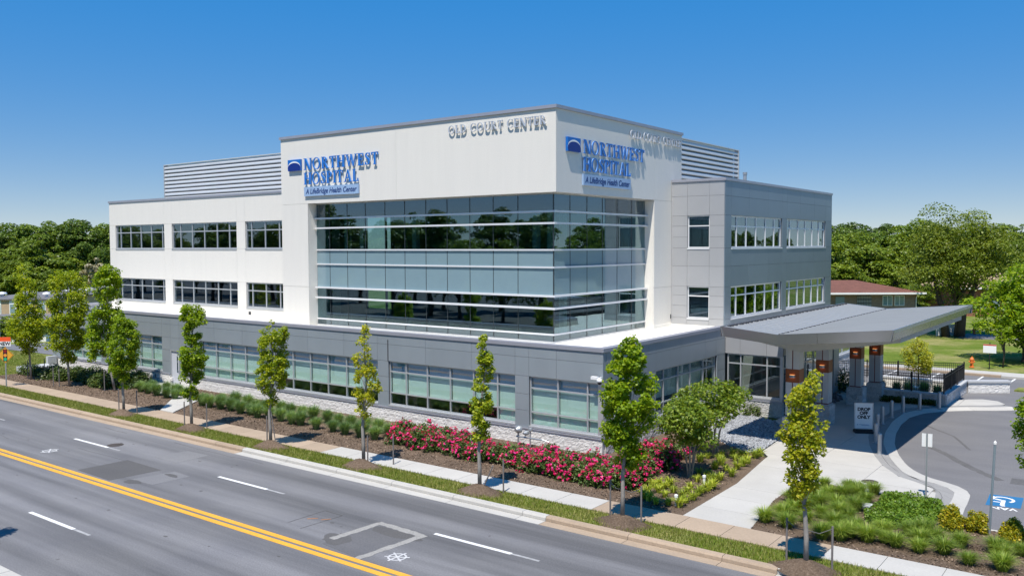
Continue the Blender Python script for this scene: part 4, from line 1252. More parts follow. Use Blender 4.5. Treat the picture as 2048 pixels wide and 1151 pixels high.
def seams(a, b, deck, pitch):
    (xa, za), (xb, zb) = CP[a], CP[b]
    mb = MB()
    y = YF + 0.25
    ea, eb = (0.16, -0.06) if a == 'l' else (0.06, -0.12)
    while y < min(YB[a], YB[b]) - 0.2:
        xa2, xb2 = xa + ea, xb + eb
        za2 = za + (zb - za) * (xa2 - xa) / (xb - xa) - 0.03
        zb2 = za + (zb - za) * (xb2 - xa) / (xb - xa) - 0.03
        w, h = 0.022, 0.035
        v = [(xa2, y - w, za2), (xb2, y - w, zb2), (xb2, y + w, zb2), (xa2, y + w, za2)]
        mb.add(v + [(p[0], p[1], p[2] + h) for p in v], [(4, 5, 6, 7), (0, 1, 5, 4), (1, 2, 6, 5), (2, 3, 7, 6), (3, 0, 4, 7)])
        y += pitch
    tag(mb.build('standing_seams', M['seam'], deck), kind='stuff')
seams('l', 'v', dk1, 0.60)
seams('v', 'r', dk2, 0.60)
mb = MB()
y = YF + 0.30
while y < 54.0:
    mb.box(-15.33, -15.22, y + .05, y + .27, 5.36, 5.445)
    mb.box(-13.02, -12.95, y + .04, y + .22, 5.15, 5.195)
    y += 0.36
tag(mb.build('closure_strip', M['joint'], CAN), kind='stuff')
def edge_panel(p, q, inw):
    """Fascia between top points p and q, leaning inwards towards its foot."""
    (x0, y0, z0), (x1, y1, z1) = p, q
    ix, iy = inw
    t = 0.05
    v = [(x0, y0, z0), (x1, y1, z1), (x1 + ix, y1 + iy, z1 - TH), (x0 + ix, y0 + iy, z0 - TH)]
    s_ = math.hypot(ix, iy)
    bx, by = ix / s_ * t, iy / s_ * t
    w = [(a + bx, b + by, c - (0.0 if k < 2 else -0.0)) for k, (a, b, c) in enumerate(v)]
    mb = MB()
    mb.add(v + w, [(3, 2, 1, 0), (4, 5, 6, 7), (0, 1, 5, 4), (1, 2, 6, 5), (2, 3, 7, 6), (3, 0, 4, 7)])
    mb.build('fascia_panel', M['fascia'], CAN)
def lerp3(p, q, t): return tuple(a + (b - a) * t for a, b in zip(p, q))
Pl, Pv, Pr = (CP['l'][0], YF, CP['l'][1]), (CP['v'][0], YF, CP['v'][1]), (CP['r'][0], YF, CP['r'][1])
Ql, Qv, Qr = (CP['l'][0], YB['l'], CP['l'][1]), (CP['v'][0], YB['v'], CP['v'][1]), (CP['r'][0], YB['r'], CP['r'][1])
edge_panel(Pl, Pv, (0, 0.10))
for a, b in ((0, .36), (.3625, 1)): edge_panel(lerp3(Pv, Pr, a), lerp3(Pv, Pr, b), (0, 0.10))
for a, b in ((0, .2), (.2015, .4), (.4015, .6), (.6015, .8), (.8015, 1)): edge_panel(lerp3(Pr, Qr, a), lerp3(Pr, Qr, b), (-0.10, 0))
edge_panel(Qr, Qv, (0, -0.10))
edge_panel(Qv, Ql, (0, -0.10))
for a, b in ((0, .33), (.332, .66), (.662, 1)): edge_panel(lerp3(Ql, Pl, a), lerp3(Ql, Pl, b), (0.10, 0))
# underside and the deeper soffit box that follows the valley
mb = MB()
sv = [(CP[k][0] + (0.11 if k == 'l' else (-0.11 if k == 'r' else 0)), CP[k][1] - TH + 0.01) for k in ('l', 'v', 'r')]
v = [(x, YF + 0.12, z) for x, z in sv] + [(x, YB[k] - 0.12, z) for (x, z), k in zip(sv, ('l', 'v', 'r'))]
mb.add(v + [(x, y, z + 0.04) for x, y, z in v], [(0, 3, 4, 1), (1, 4, 5, 2), (6, 7, 10, 9), (7, 8, 11, 10)])
mb.build('soffit', M['soffit'], CAN)
mb = MB()
prof = [(-15.2, 4.96), (-15.2, 4.52), (-12.98, 4.13), (-8.75, 4.83), (-8.75, 5.18), (-12.98, 4.75)]
n = len(prof)
mb.add([(x, 39.0, z) for x, z in prof] + [(x, 52.9, z) for x, z in prof], [tuple(range(n)), tuple(range(2 * n - 1, n - 1, -1))] + [(i, i + n, (i + 1) % n + n, (i + 1) % n) for i in range(n)])
mb.build('soffit_beam', M['soffit'], CAN)
def canopy_column(x, y, lit=True):
    """Stone base, two-panel shaft with a red joint, brown band and a wall light."""
    b0, s0 = 0.43, 0.31
    cb = MB().box(x - s0 + .03, x + s0 - .03, y - s0 + .03, y + s0 - .03, 1.12, 4.75).build('column', M['red'], CAN)
    base = MB().box(x - b0 + .05, x + b0 - .05, y - b0 + .05, y + b0 - .05, 0.08, 1.10).build('stone_base', M['stone_side'], cb)
    for face, u0, u1 in ((Face('y', y - b0), x - b0, x + b0), (Face('x', x + b0), y - b0, y + b0)):
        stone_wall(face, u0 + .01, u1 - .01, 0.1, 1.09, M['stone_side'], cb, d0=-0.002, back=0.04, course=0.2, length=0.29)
    MB().box(x - s0 - .04, x + s0 + .04, y - s0 - .04, y + s0 + .04, 1.102, 1.135).build('cap_stone', M['ledge'], cb)
    for z0, z1 in ((1.19, 2.70), (3.32, 4.75)):
        for sx0, sx1 in ((-s0, -0.025), (0.025, s0)):
            MB().box(x + sx0, x + sx1, y - s0, y + s0, z0, z1).build('shaft_panel', M['col_panel'], cb)
    MB().box(x - s0 - .004, x + s0 + .004, y - s0 - .004, y + s0 + .004, 2.702, 3.318).build('brown_band', M['copper'], cb)
    l = MB()
    pr = [(-0.13, 0), (-0.11, -0.07), (-0.05, -0.105), (0.05, -0.105), (0.11, -0.07), (0.13, 0)]
    l.prism([(x + a, y - s0 - .006 + d) for a, d in pr], 2.93, 3.06)
    l.m[0] = l.m[1] = 1
    l.build('wall_light', [M['steel'], M['lamp_glow']], cb)
for x_, y_ in ((-13.37, 39.45), (-13.25, 43.4), (-13.38, 49.65), (-12.93, 51.9)): canopy_column(x_, y_)
mb = MB()
mb.tube([(-13.36, 49.2, 0.66), (-13.36, 49.14, 0.66)], 0.085, 14)
tag(mb.build('wall_outlet', M['steel'], CAN))

# ------------------------------------------------------------------ vegetation builders
PITCH = Vector((0.8, 0.6, 0))          # the trees' measured outlines lie in this vertical plane

def street_tree(x, y, z0, rows, n_leaf, leaf_size, lm, label, density=1.0, cl=0.24, mound=True):
    """Young maple from its measured outline: rows of (height, axis offset, half width)."""
    root = empty('street_tree', (x, y, z0), label, 'tree', 'young street trees along the road')
    H = [r[0] - z0 for r in rows][::-1]
    O = [r[1] for r in rows][::-1]
    Wd = [r[2] for r in rows][::-1]
    hh = np.array(H)
    # leaf clusters
    zs_ = np.linspace(H[0], H[-1], 200)
    wz = np.interp(zs_, hh, Wd)
    p = np.clip(wz, .08, None) ** 1.6
    p /= p.sum()
    ncl = int(105 * density * (sum(wz) / 200 / 0.5))
    vol = float(np.trapezoid(wz ** 2, zs_)) if hasattr(np, 'trapezoid') else float(np.trapz(wz ** 2, zs_))
    cz_ = rng.choice(zs_, ncl, p=p)
    ang = rng.uniform(0, 2 * np.pi, ncl)
    rr = np.interp(cz_, hh, Wd)
    off = np.interp(cz_, hh, O)
    rad = np.clip(rr - cl * .35, 0.02, None) * np.sqrt(rng.uniform(0.18, 1, ncl))
    cc = np.stack([off * PITCH.x + np.cos(ang) * rad, off * PITCH.y + np.sin(ang) * rad, cz_], 1)
    cr = cl * rng.uniform(0.7, 1.25, ncl)
    pick = rng.choice(ncl, n_leaf, p=cr ** 2 / (cr ** 2).sum())
    dirs = rng.normal(size=(n_leaf, 3))
    dirs /= np.linalg.norm(dirs, axis=1, keepdims=True)
    C = cc[pick] + dirs * (cr[pick] * rng.uniform(0.25, 1.0, n_leaf) ** 0.6)[:, None] * np.array([1, 1, 0.85])
    V = leaf_quads(C, leaf_size, up=0.55, aspect=0.85, out=dirs * 0.6)
    # trunk and limbs
    tb = MB()
    top = H[-1] * 0.93
    pts, rads = [], []
    for k in range(9):
        t = k / 8
        h = top * t
        o = float(np.interp(h, hh, O)) * min(1, t * 1.5)
        pts.append((o * PITCH.x + 0.015 * math.sin(k * 2.1), o * PITCH.y + 0.015 * math.cos(k * 1.7), h - (0.05 if k == 0 else 0)))
        rads.append(0.068 * (1 - t) ** 0.8 + 0.008)
    tb.tube(pts, rads, 8)
    for i in rng.choice(ncl, min(ncl, 24), replace=False):
        q = cc[i]
        h0 = max(H[0] * 0.9, q[2] - 0.35 - 1.1 * math.hypot(q[0], q[1]))
        o = float(np.interp(h0, hh, O)) * min(1, h0 / top * 1.5)
        a = Vector((o * PITCH.x, o * PITCH.y, h0))
        b = Vector(q)
        mid = a.lerp(b, 0.5) + Vector((0, 0, -0.05))
        tb.tube([a, mid, b], [0.012, 0.007, 0.003], 5, caps=False)
    tb.build('trunk', M['bark'], root, smooth=True, local=True)
    link('crown', quad_mesh('crown', V, lm), root)
    if mound:
        mb = MB()
        nr, na = 6, 22
        ph = random.uniform(0, 6)
        vs = [(0, 0, z0 + 0.03)]
        for i in range(1, nr + 1):
            t = i / nr
            for k in range(na):
                a = 2 * math.pi * k / na
                e = 1 + 0.08 * math.sin(3 * a + ph) + 0.05 * math.sin(5 * a + ph * 2)
                z = 0.145 + (z0 - 0.115) * (math.cos(math.pi * t) * .5 + .5) + random.uniform(-.012, .012) * (t < .95)
                vs.append((1.0 * t * e * math.cos(a), 0.66 * t * e * math.sin(a), z - (0.03 if i == nr else 0)))
        fs = [(0, 1 + k, 1 + (k + 1) % na) for k in range(na)]
        for i in range(nr - 1):
            for k in range(na):
                fs.append((1 + i * na + k, 1 + (i + 1) * na + k, 1 + (i + 1) * na + (k + 1) % na, 1 + i * na + (k + 1) % na))
        mb.add([(vx + x, vy + min(y, 23.98), vz) for vx, vy, vz in vs], fs)
        tag(mb.build('mulch_mound', M['mulch'], smooth=True), kind='structure')
    return root

TREES = [
 (-60.43,26.74,0.20, [(7.94,-0.27,0.05),(7.25,-0.3,0.52),(6.55,-0.16,0.59),(5.57,-0.16,0.87),(5.01,0.05,1.01),(4.45,-0.05,1.19),(3.75,-0.23,1.29),(3.05,-0.23,1.15),(2.49,-0.12,0.7),(1.93,-0.09,0.38)], 11255, 0.114, 'leaf_yellow', .30, False, 'loose young street tree next to the amber diamond warning sign'),
 (-55.57,26.90,0.20, [(7.67,0.0,0.05),(7.32,0.05,0.73),(6.66,0.02,1.16),(5.72,0.12,1.2),(4.93,0.22,1.23),(4.39,-0.05,1.36),(3.6,-0.11,1.3),(2.8,-0.11,1.16),(2.27,-0.01,0.53),(1.6,-0.08,0.33)], 12528, 0.129, 'leaf_yellow', .30, False, 'broadest young street tree, standing among the dark shrubs'),
 (-51.50,27.69,0.20, [(7.82,0.0,0.05),(7.37,-0.25,0.77),(6.72,-0.31,0.97),(6.08,-0.25,0.77),(5.31,-0.31,0.97),(4.54,-0.57,0.97),(3.76,-0.76,0.9),(2.99,-0.86,0.8),(2.22,-0.79,0.74)], 10179, 0.129, 'leaf_green', .28, False, 'tall young tree behind a shorter one at the end of the white wing'),
 (-43.86,24.05,0.40, [(5.73,0.08,0.05),(5.27,0.14,0.5),(4.72,0.09,0.66),(4.05,0.14,0.83),(3.39,0.06,0.8),(2.73,0.0,0.75),(2.28,0.0,0.53),(1.84,-0.03,0.33),(1.57,0.0,0.14)], 10766, 0.099, 'leaf_green', .24, True, 'short dense street tree in front of a taller one, between two stakes'),
 (-37.55,24.00,0.40, [(6.29,0.12,0.05),(5.98,0.12,0.46),(5.47,0.22,0.61),(4.86,0.17,0.51),(4.46,0.09,0.33),(3.95,0.09,0.63),(3.54,0.17,0.66),(3.04,0.17,0.46),(2.63,-0.01,0.58),(2.12,0.02,0.46),(1.72,-0.01,0.28),(1.51,-0.01,0.13)], 11255, 0.091, 'leaf_green', .22, True, 'narrow dense green street tree in front of the grey metal door'),
 (-31.47,24.00,0.40, [(5.67,0.18,0.05),(5.37,0.21,0.57),(5.04,0.21,0.62),(4.72,0.06,0.66),(4.39,0.13,0.7),(4.01,0.24,0.7),(3.64,0.25,0.72),(3.31,0.14,0.82),(3.04,0.05,0.68),(2.72,0.06,0.5),(2.39,0.08,0.38),(2.01,0.05,0.24),(1.85,-0.03,0.11)], 8073, 0.091, 'leaf_yellow', .20, True, 'vase-shaped yellow-green street tree in front of the blue-green grasses'),
 (-25.65,24.10,0.40, [(5.91,0.18,0.05),(5.67,0.14,0.2),(5.38,0.11,0.26),(5.13,0.12,0.37),(4.84,0.06,0.41),(4.54,0.02,0.42),(4.2,0.14,0.44),(3.85,0.07,0.47),(3.65,0.19,0.54),(3.36,0.27,0.52),(2.97,0.11,0.53),(2.57,0.12,0.42),(2.23,0.03,0.31),(1.88,0.05,0.25),(1.73,0.0,0.1)], 3301, 0.087, 'leaf_sparse', .16, True, 'thin see-through olive street tree where the grasses meet the roses'),
 (-19.49,23.96,0.40, [(5.98,0.22,0.05),(5.71,0.2,0.11),(5.33,0.16,0.28),(5.02,0.23,0.33),(4.58,0.26,0.3),(4.14,0.17,0.39),(3.7,0.14,0.39),(3.26,0.11,0.39),(2.82,0.06,0.38),(2.45,0.09,0.28),(2.07,0.03,0.28),(1.82,0.0,0.19)], 5137, 0.087, 'leaf_yellow', .17, True, 'slender pale street tree in front of the middle of the rose bed'),
 (-13.55,23.85,0.40, [(6.03,0.29,0.05),(5.77,0.3,0.45),(5.43,0.13,0.6),(5.08,0.04,0.54),(4.79,0.23,0.76),(4.38,0.26,0.9),(4.15,0.29,0.96),(3.85,0.28,0.89),(3.51,0.23,0.76),(3.1,0.09,0.67),(2.81,0.04,0.65),(2.46,0.13,0.54),(2.23,0.2,0.44),(1.93,0.09,0.26)], 12136, 0.103, 'leaf_green', .23, True, 'big dense green street tree at the corner of the grey wing'),
 (-7.55,23.36,0.40, [(5.57,0.27,0.05),(5.33,0.16,0.2),(5.13,-0.03,0.44),(4.78,-0.09,0.45),(4.43,-0.14,0.4),(4.08,-0.04,0.6),(3.84,-0.19,0.65),(3.59,-0.04,0.65),(3.29,-0.13,0.49),(2.89,-0.12,0.52),(2.54,-0.12,0.42),(2.19,-0.14,0.3),(1.9,-0.04,0.15)], 6116, 0.091, 'leaf_sparse', .21, True, 'golden-tinged street tree in front of the canopy, its crown against the columns'),
 (-2.62,28.45,0.15, [(5.6,0.1,0.05),(5.2,0.1,0.35),(4.6,0.05,0.55),(3.9,0.0,0.70),(3.2,0.0,0.70),(2.6,0.0,0.5),(2.1,0.0,0.3)], 6361, 0.091, 'leaf_green', .2, False, 'street tree cut off by the picture edge beside the golden shrubs'),
]
for x_, y_, z_, rows, nl, ls, lm, cl, md, lab in TREES:
    street_tree(x_, y_, z_, rows, nl, ls, M[lm], lab, 1.15 if nl > 3000 else 1.6, cl, md)

street_tree(-28.6, 8.95, 0.15, TREES[4][3], 3500, .11, M['leaf_green'], 'near-side street tree casting the small leafy shadow on the road corner', 1.15, .22, False)['group'] = 'near-side trees'

def stake(x, y, z, h, label, lean=(0.0, 0.0), r=0.03):
    mb = MB()
    mb.tube([(0, 0, -0.15), (lean[0], lean[1], h)], r, 7)
    o = mb.build('tree_stake', M['stake'], local=True, loc=(x, y, z))
    tag(o, label, 'stake', 'wooden stakes beside the street trees')
ST = [('the tree by the amber diamond sign', [(-61.07, 26.84), (-61.0, 27.9)]), ('the broadest tree among the dark shrubs', [(-56.35, 26.3), (-55.9, 26.45)]),
      ('the tall tree behind the shrubs', [(-51.75, 27.2), (-51.2, 28.1)]), ('the short dense tree', [(-44.85, 24.34), (-43.5, 24.6)]),
      ('the narrow tree facing the metal door', [(-38.45, 24.2), (-37.1, 24.55)]), ('the vase-shaped tree', [(-32.1, 24.3)]),
      ('the thin see-through tree', [(-25.45, 24.15), (-24.75, 24.9)]), ('the slender tree before the roses', [(-18.7, 24.35)]),
      ('the big dense tree at the corner', [(-14.2, 24.22), (-13.0, 24.1)]), ('the golden-tinged tree', [(-8.2, 23.7), (-6.95, 23.7)])]
for nm, pts in ST:
    for k, (x_, y_) in enumerate(pts):
        w = 'upright wooden stake, ' + ('road-side' if len(pts) == 1 else ('left-hand' if k == 0 else 'right-hand')) + ' one at ' + nm
        stake(x_, y_, 0.22, 1.15, w)
stake(-31.2, 24.1, 0.25, 1.45, 'thin stake leaning on the trunk of the vase-shaped tree', (-0.22, -0.08), 0.022)
stake(-19.35, 23.95, 0.4, 0.75, 'short broken stake leaning away from the slender tree before the roses', (0.42, 0.1), 0.025)
for (x0, y0), (x1, y1), c_, lab in (((-14.2, 24.22), (-13.0, 24.1), (-13.55, 23.85), 'slack wire tied between two stakes round the big dense tree'),
                                    ((-8.2, 23.7), (-6.95, 23.7), (-7.55, 23.36), 'slack wire tied between two stakes round the golden-tinged tree')):
    mb = MB()
    P = [Vector((x0, y0, 1.3)), Vector(((x0 + c_[0]) / 2, (y0 + c_[1]) / 2, 1.18)), Vector((c_[0], c_[1] + .07, 1.22)), Vector(((x1 + c_[0]) / 2, (y1 + c_[1]) / 2, 1.16)), Vector((x1, y1, 1.3))]
    mb.tube(P, 0.012, 6)
    tag(mb.build('tie_wire', M['wire']), lab, 'wire')

def leafy_ball(n, rx, ry, rz, size, lm, lumps=14, lr=0.38, name='foliage', up=0.5, flat_bottom=True):
    """Leaf cloud of overlapping lumps on an ellipsoid; local origin on the ground."""
    d = rng.normal(size=(lumps, 3))
    d /= np.linalg.norm(d, axis=1, keepdims=True)
    d[:, 2] = np.abs(d[:, 2]) if flat_bottom else d[:, 2]
    ce = d * np.array([rx, ry, rz]) * rng.uniform(0.45, 0.72, (lumps, 1))
    ce[:, 2] += rz * (0.12 if flat_bottom else 1.0)
    R = lr * rng.uniform(0.75, 1.2, lumps)
    pk = rng.choice(lumps, n, p=R ** 2 / (R ** 2).sum())
    dr = rng.normal(size=(n, 3))
    dr /= np.linalg.norm(dr, axis=1, keepdims=True)
    C = ce[pk] + dr * (R[pk] * rng.uniform(0.3, 1, n) ** .45)[:, None] * np.array([rx, ry, rz]) / max(rx, ry, rz)
    C[:, 2] = np.abs(C[:, 2]) + 0.02
    return quad_mesh(name, leaf_quads(C, size, up=up, out=dr * .7), lm), C, dr

def copy_thing(root, loc, rz=0.0, sc=1.0, label=None):
    r = root.copy()
    COL.objects.link(r)
    r.location = loc
    r.rotation_euler = (0, 0, rz)
    r.scale = (sc, sc, sc)
    if label: r['label'] = label
    for ch in root.children:
        c = ch.copy()
        COL.objects.link(c)
        c.parent = r
        for g in ch.children:
            q = g.copy()
            COL.objects.link(q)
            q.parent = c
    return r

def stems(pts, r0, n=5):
    mb = MB()
    for a, b in pts: mb.tube([a, b], [r0, r0 * .5], n, caps=False)
    return mb

# red roses
rose_protos = []
for k in range(4):
    R = empty('rose_bush', (0, 0, -50), 'rose bush', 'shrub', 'red rose bushes in front of the plinth')
    me, C, dr = leafy_ball(2300, 0.70, 0.66, 0.70, 0.085, M['leaf_rose'], 15, 0.34)
    link('foliage', me, R)
    stems([((0, 0, 0), (random.uniform(-.4, .4), random.uniform(-.4, .4), .5)) for _ in range(6)], 0.02).build('stems', M['bark_dark'], R, local=True)
    sh = np.argsort(-(C[:, 2] * 0.8 + np.hypot(C[:, 0], C[:, 1]) + rng.normal(size=len(C)) * .25))[:70]
    pet = []
    for i in sh:
        c = C[i] + dr[i] * 0.05
        q = c + rng.normal(size=(7, 3)) * 0.028
        pet.append(leaf_quads(q, 0.072, up=.5, aspect=1.0, out=np.tile(dr[i], (7, 1)) * 1.2))
    tag(link('blossoms', quad_mesh('blossoms', np.concatenate(pet), M['petal']), R), kind='stuff')
    rose_protos.append(R)
ROSE_F = [(-27.2, 27.9), (-26.1, 27.7), (-25.15, 27.8), (-24.2, 27.9), (-23.2, 27.6), (-22.4, 27.7), (-21.5, 27.75), (-20.7, 27.8), (-19.85, 27.65), (-18.95, 27.5), (-18.1, 27.5), (-17.3, 27.45), (-16.4, 27.35), (-15.55, 27.45)]
ROSE_B = [(-27.7, 28.8), (-26.6, 28.8), (-25.5, 28.8), (-24.4, 28.9), (-23.5, 28.7), (-19.6, 28.5), (-18.5, 28.5), (-17.4, 28.4)]
ROSE_S = [(-16.4, 28.6), (-15.9, 29.6), (-16.3, 30.6), (-15.5, 28.5), (-16.7, 31.6), (-15.7, 31.0), (-16.2, 32.5)]
cnt = 0
def plant(protos, pts, z, lab, smin=.88, smax=1.12):
    global cnt
    for i, (x, y) in enumerate(pts):
        pr = protos[cnt % len(protos)]
        cnt += 1
        if pr.location.z < -10:
            pr.location, pr.rotation_euler, pr['label'] = (x, y, z), (0, 0, random.uniform(0, 6.28)), lab(i, len(pts))
            continue
        copy_thing(pr, (x, y, z), random.uniform(0, 6.28), random.uniform(smin, smax), lab(i, len(pts)))
plant(rose_protos, ROSE_F, 0.13, lambda i, n: 'red rose bush in the front row by the sidewalk, %s from the blue-green grasses' % ORD[i], .92, 1.12)
plant(rose_protos, ROSE_B, 0.13, lambda i, n: 'red rose bush in the rear row against the white plinth, %s from the grasses' % ORD[i], .95, 1.15)
plant(rose_protos, ROSE_S, 0.13, lambda i, n: 'red rose bush beyond the building corner, %s going towards the pebble bed' % ORD[i], .95, 1.2)

# dark clipped yews at the west end
yew = []
for k in range(3):
    R = empty('yew_shrub', (0, 0, -50), 'yew', 'shrub', 'dark evergreen shrubs at the far end of the bed')
    me, C, dr = leafy_ball(1300, 0.85, 0.75, 0.72, 0.11, M['leaf_yew'], 14, 0.42)
    link('foliage', me, R)
    stems([((0, 0, 0), (random.uniform(-.4, .4), random.uniform(-.4, .4), .5)) for _ in range(5)], 0.025).build('stems', M['bark_dark'], R, local=True)
    yew.append(R)
YEW = [(-63.2, 27.9), (-62.2, 27.9), (-60.9, 28.6), (-59.9, 27.8), (-58.9, 27.9), (-58.0, 28.2), (-57.0, 28.6), (-59.3, 29.4), (-57.8, 29.6), (-56.2, 29.4), (-55.2, 28.3), (-54.2, 28.2), (-53.1, 28.2), (-54.6, 29.4), (-52.6, 29.4), (-51.6, 29.4), (-53.4, 30.4), (-56.0, 30.5)]
plant(yew, YEW, 0.13, lambda i, n: 'dark evergreen shrub, %s of the clump counted from the warning sign' % ORD[i], .85, 1.15)

# grasses: arching blades
def grass_tuft(n, h, spread, width, m, lean=1.0, name='blades'):
    Q = []
    for k in range(n):
        a = random.uniform(0, 6.283)
        r0 = spread * 0.25 * math.sqrt(random.random())
        L = h * random.uniform(0.6, 1.1)
        out = spread * random.uniform(0.15, 1.0) * lean
        w = width * random.uniform(.7, 1.2)
        bx, by = r0 * math.cos(a + random.uniform(-.6, .6)), r0 * math.sin(a + random.uniform(-.6, .6))
        dx, dy = math.cos(a), math.sin(a)
        sx, sy = -dy * w / 2, dx * w / 2
        p0 = (bx, by, 0)
        p1 = (bx + dx * out * .35, by + dy * out * .35, L * .62)
        p2 = (bx + dx * out, by + dy * out, L * (1 - 0.38 * (out / max(spread, 1e-3)) ** 2))
        Q.append([(p0[0] - sx, p0[1] - sy, p0[2]), (p0[0] + sx, p0[1] + sy, p0[2]), (p1[0] + sx, p1[1] + sy, p1[2]), (p1[0] - sx, p1[1] - sy, p1[2])])
        Q.append([(p1[0] - sx, p1[1] - sy, p1[2]), (p1[0] + sx, p1[1] + sy, p1[2]), (p2[0] + sx * .15, p2[1] + sy * .15, p2[2]), (p2[0] - sx * .15, p2[1] - sy * .15, p2[2])])
    return quad_mesh(name, np.array(Q), m)
def tuft_protos(name, cat, group, k, *a):
    r = []
    for i in range(k):
        R = empty(name, (0, 0, -50), name, cat, group)
        link('blades', grass_tuft(*a), R)
        r.append(R)
    return r
blue = tuft_protos('blue_grass_clump', 'ornamental grass', 'blue-green grass clumps in the bark bed', 4, 900, 0.70, 0.47, 0.016, M['blue_grass'])
BG_L = [(-49.9, 28.5), (-49.7, 29.1), (-48.9, 28.4), (-48.4, 29.3), (-47.8, 28.3), (-47.3, 29.2), (-46.6, 28.2), (-46.5, 29.0), (-45.7, 28.2), (-45.4, 28.9)]
BG_F = [(-42.7, 28.0), (-41.9, 27.9), (-41.0, 28.0), (-40.05, 28.0), (-39.0, 27.85), (-38.2, 27.9), (-37.35, 27.7), (-36.65, 27.9), (-35.65, 27.85), (-34.6, 27.7), (-34.0, 27.75), (-32.65, 27.6), (-31.55, 27.7), (-30.6, 27.6), (-29.6, 27.65), (-28.7, 27.7)]
BG_B = [(-42.2, 28.9), (-41.2, 29.1), (-40.2, 29.2), (-39.1, 28.9), (-38.1, 28.8), (-37.2, 29.1), (-36.3, 29.0), (-35.5, 29.1), (-34.5, 29.0), (-33.4, 29.0), (-32.4, 28.8), (-31.5, 28.8), (-30.4, 28.7), (-29.6, 28.8), (-28.7, 28.6)]
plant(blue, BG_L, 0.13, lambda i, n: 'blue-green grass clump beyond the door path, %s counted from the dark shrubs' % ORD[i], .9, 1.15)
plant(blue, BG_F, 0.13, lambda i, n: 'blue-green grass clump in the front row, %s counted from the door path' % ORD[i], .85, 1.15)
plant(blue, BG_B, 0.13, lambda i, n: 'blue-green grass clump in the rear row by the plinth, %s counted from the door path' % ORD[i], .9, 1.2)
lily = tuft_protos('lily_turf', 'border plant', 'yellow-striped lily turf along the entrance walk', 4, 70, 0.34, 0.30, 0.032, M['lily'])
LILY = [(-14.54, 27.42), (-14.71, 28.16), (-14.22, 27.65), (-14.28, 28.19), (-14.28, 28.63), (-13.78, 27.28), (-13.8, 27.96), (-14.66, 28.5), (-13.66, 26.37), (-14.32, 26.74), (-14.06, 26.56), (-13.24, 26.48), (-13.29, 27.63), (-13.33, 28.16), (-13.48, 28.77), (-12.87, 26.56), (-12.9, 27.13), (-12.84, 27.56), (-12.92, 28.18), (-12.96, 28.57), (-12.9, 28.91), (-12.91, 29.33), (-14.12, 30.79), (-13.73, 30.75), (-13.95, 31.94), (-13.12, 30.55)]
LILY2 = [(-13.49, 31.93), (-12.99, 31.29), (-13.25, 32.45), (-13.24, 32.98), (-13.23, 33.53), (-13.33, 34.58), (-13.3, 35.0), (-13.94, 34.52), (-13.63, 34.35), (-14.19, 34.34), (-14.91, 32.67), (-13.4, 30.03), (-13.73, 29.79), (-13.18, 30.19), (-14.9, 33.4), (-14.3, 33.2), (-13.8, 33.6), (-14.5, 33.9), (-14.0, 32.7)]
plant(lily, LILY, 0.13, lambda i, n: 'yellow-striped lily turf on the road side of the small trees, %s from the roses' % ORD[i], .85, 1.2)
plant(lily, LILY2, 0.13, lambda i, n: 'yellow-striped lily turf under the small trees, %s going towards the pebbles' % ORD[i], .85, 1.2)
tuft = tuft_protos('fountain_grass', 'ornamental grass', 'green grass tufts in the bed before the plaza', 4, 560, 0.50, 0.50, 0.013, M['tuft'])
FT = [(-9.96, 26.75), (-9.65, 27.51), (-9.2, 26.62), (-9.51, 28.15), (-9.36, 28.82), (-8.89, 27.53), (-8.63, 28.25), (-9.12, 29.38), (-9.67, 31.91), (-9.22, 29.9), (-8.01, 27.5), (-8.55, 29.61), (-8.2, 28.74), (-9.12, 30.58), (-8.83, 31.95), (-8.73, 30.87), (-8.3, 31.25), (-7.97, 29.65), (-8.44, 31.71), (-7.9, 30.7), (-7.97, 32.0), (-9.97, 29.35), (-9.9, 30.4)]
FT2 = [(-7.38, 27.63), (-7.86, 28.46), (-7.53, 26.42), (-8.0, 26.2), (-7.37, 26.95), (-6.83, 26.75), (-6.62, 27.71), (-6.4, 26.95), (-6.04, 26.76), (-5.94, 28.05), (-5.6, 28.3), (-5.39, 26.68), (-5.51, 27.45), (-5.2, 27.95), (-4.79, 26.98), (-4.51, 27.89), (-4.06, 26.44), (-3.62, 27.97), (-3.38, 27.6), (-3.0, 28.1), (-3.26, 26.52)]
plant(tuft, FT, 0.13, lambda i, n: 'green grass tuft between the entrance walk and the ground cover, %s from the sidewalk corner' % ORD[i], .8, 1.15)
plant(tuft, FT2, 0.13, lambda i, n: 'green grass tuft in the road-side half of the plaza bed, %s from the golden-tinged tree' % ORD[i], .75, 1.15)
# low ground cover
GC = [(-7.6, 31.7), (-7.3, 32.3), (-6.8, 32.2), (-6.39, 32.1), (-5.8, 31.9), (-5.5, 31.2), (-5.55, 30.14), (-5.5, 29.2), (-5.9, 28.7), (-6.5, 28.3), (-7.0, 28.1), (-7.45, 28.8), (-7.6, 29.3), (-7.45, 30.0), (-7.5, 30.9)]
C = np.array([(x, y, 0.13 + random.uniform(0.02, 0.26 + .08 * math.sin(x * 5) * math.cos(y * 4))) for x, y in scatter(GC, 11000)])
tag(link('ground_cover', quad_mesh('ground_cover', leaf_quads(C, 0.075, up=.8), M['leaf_cover'])), kind='stuff')
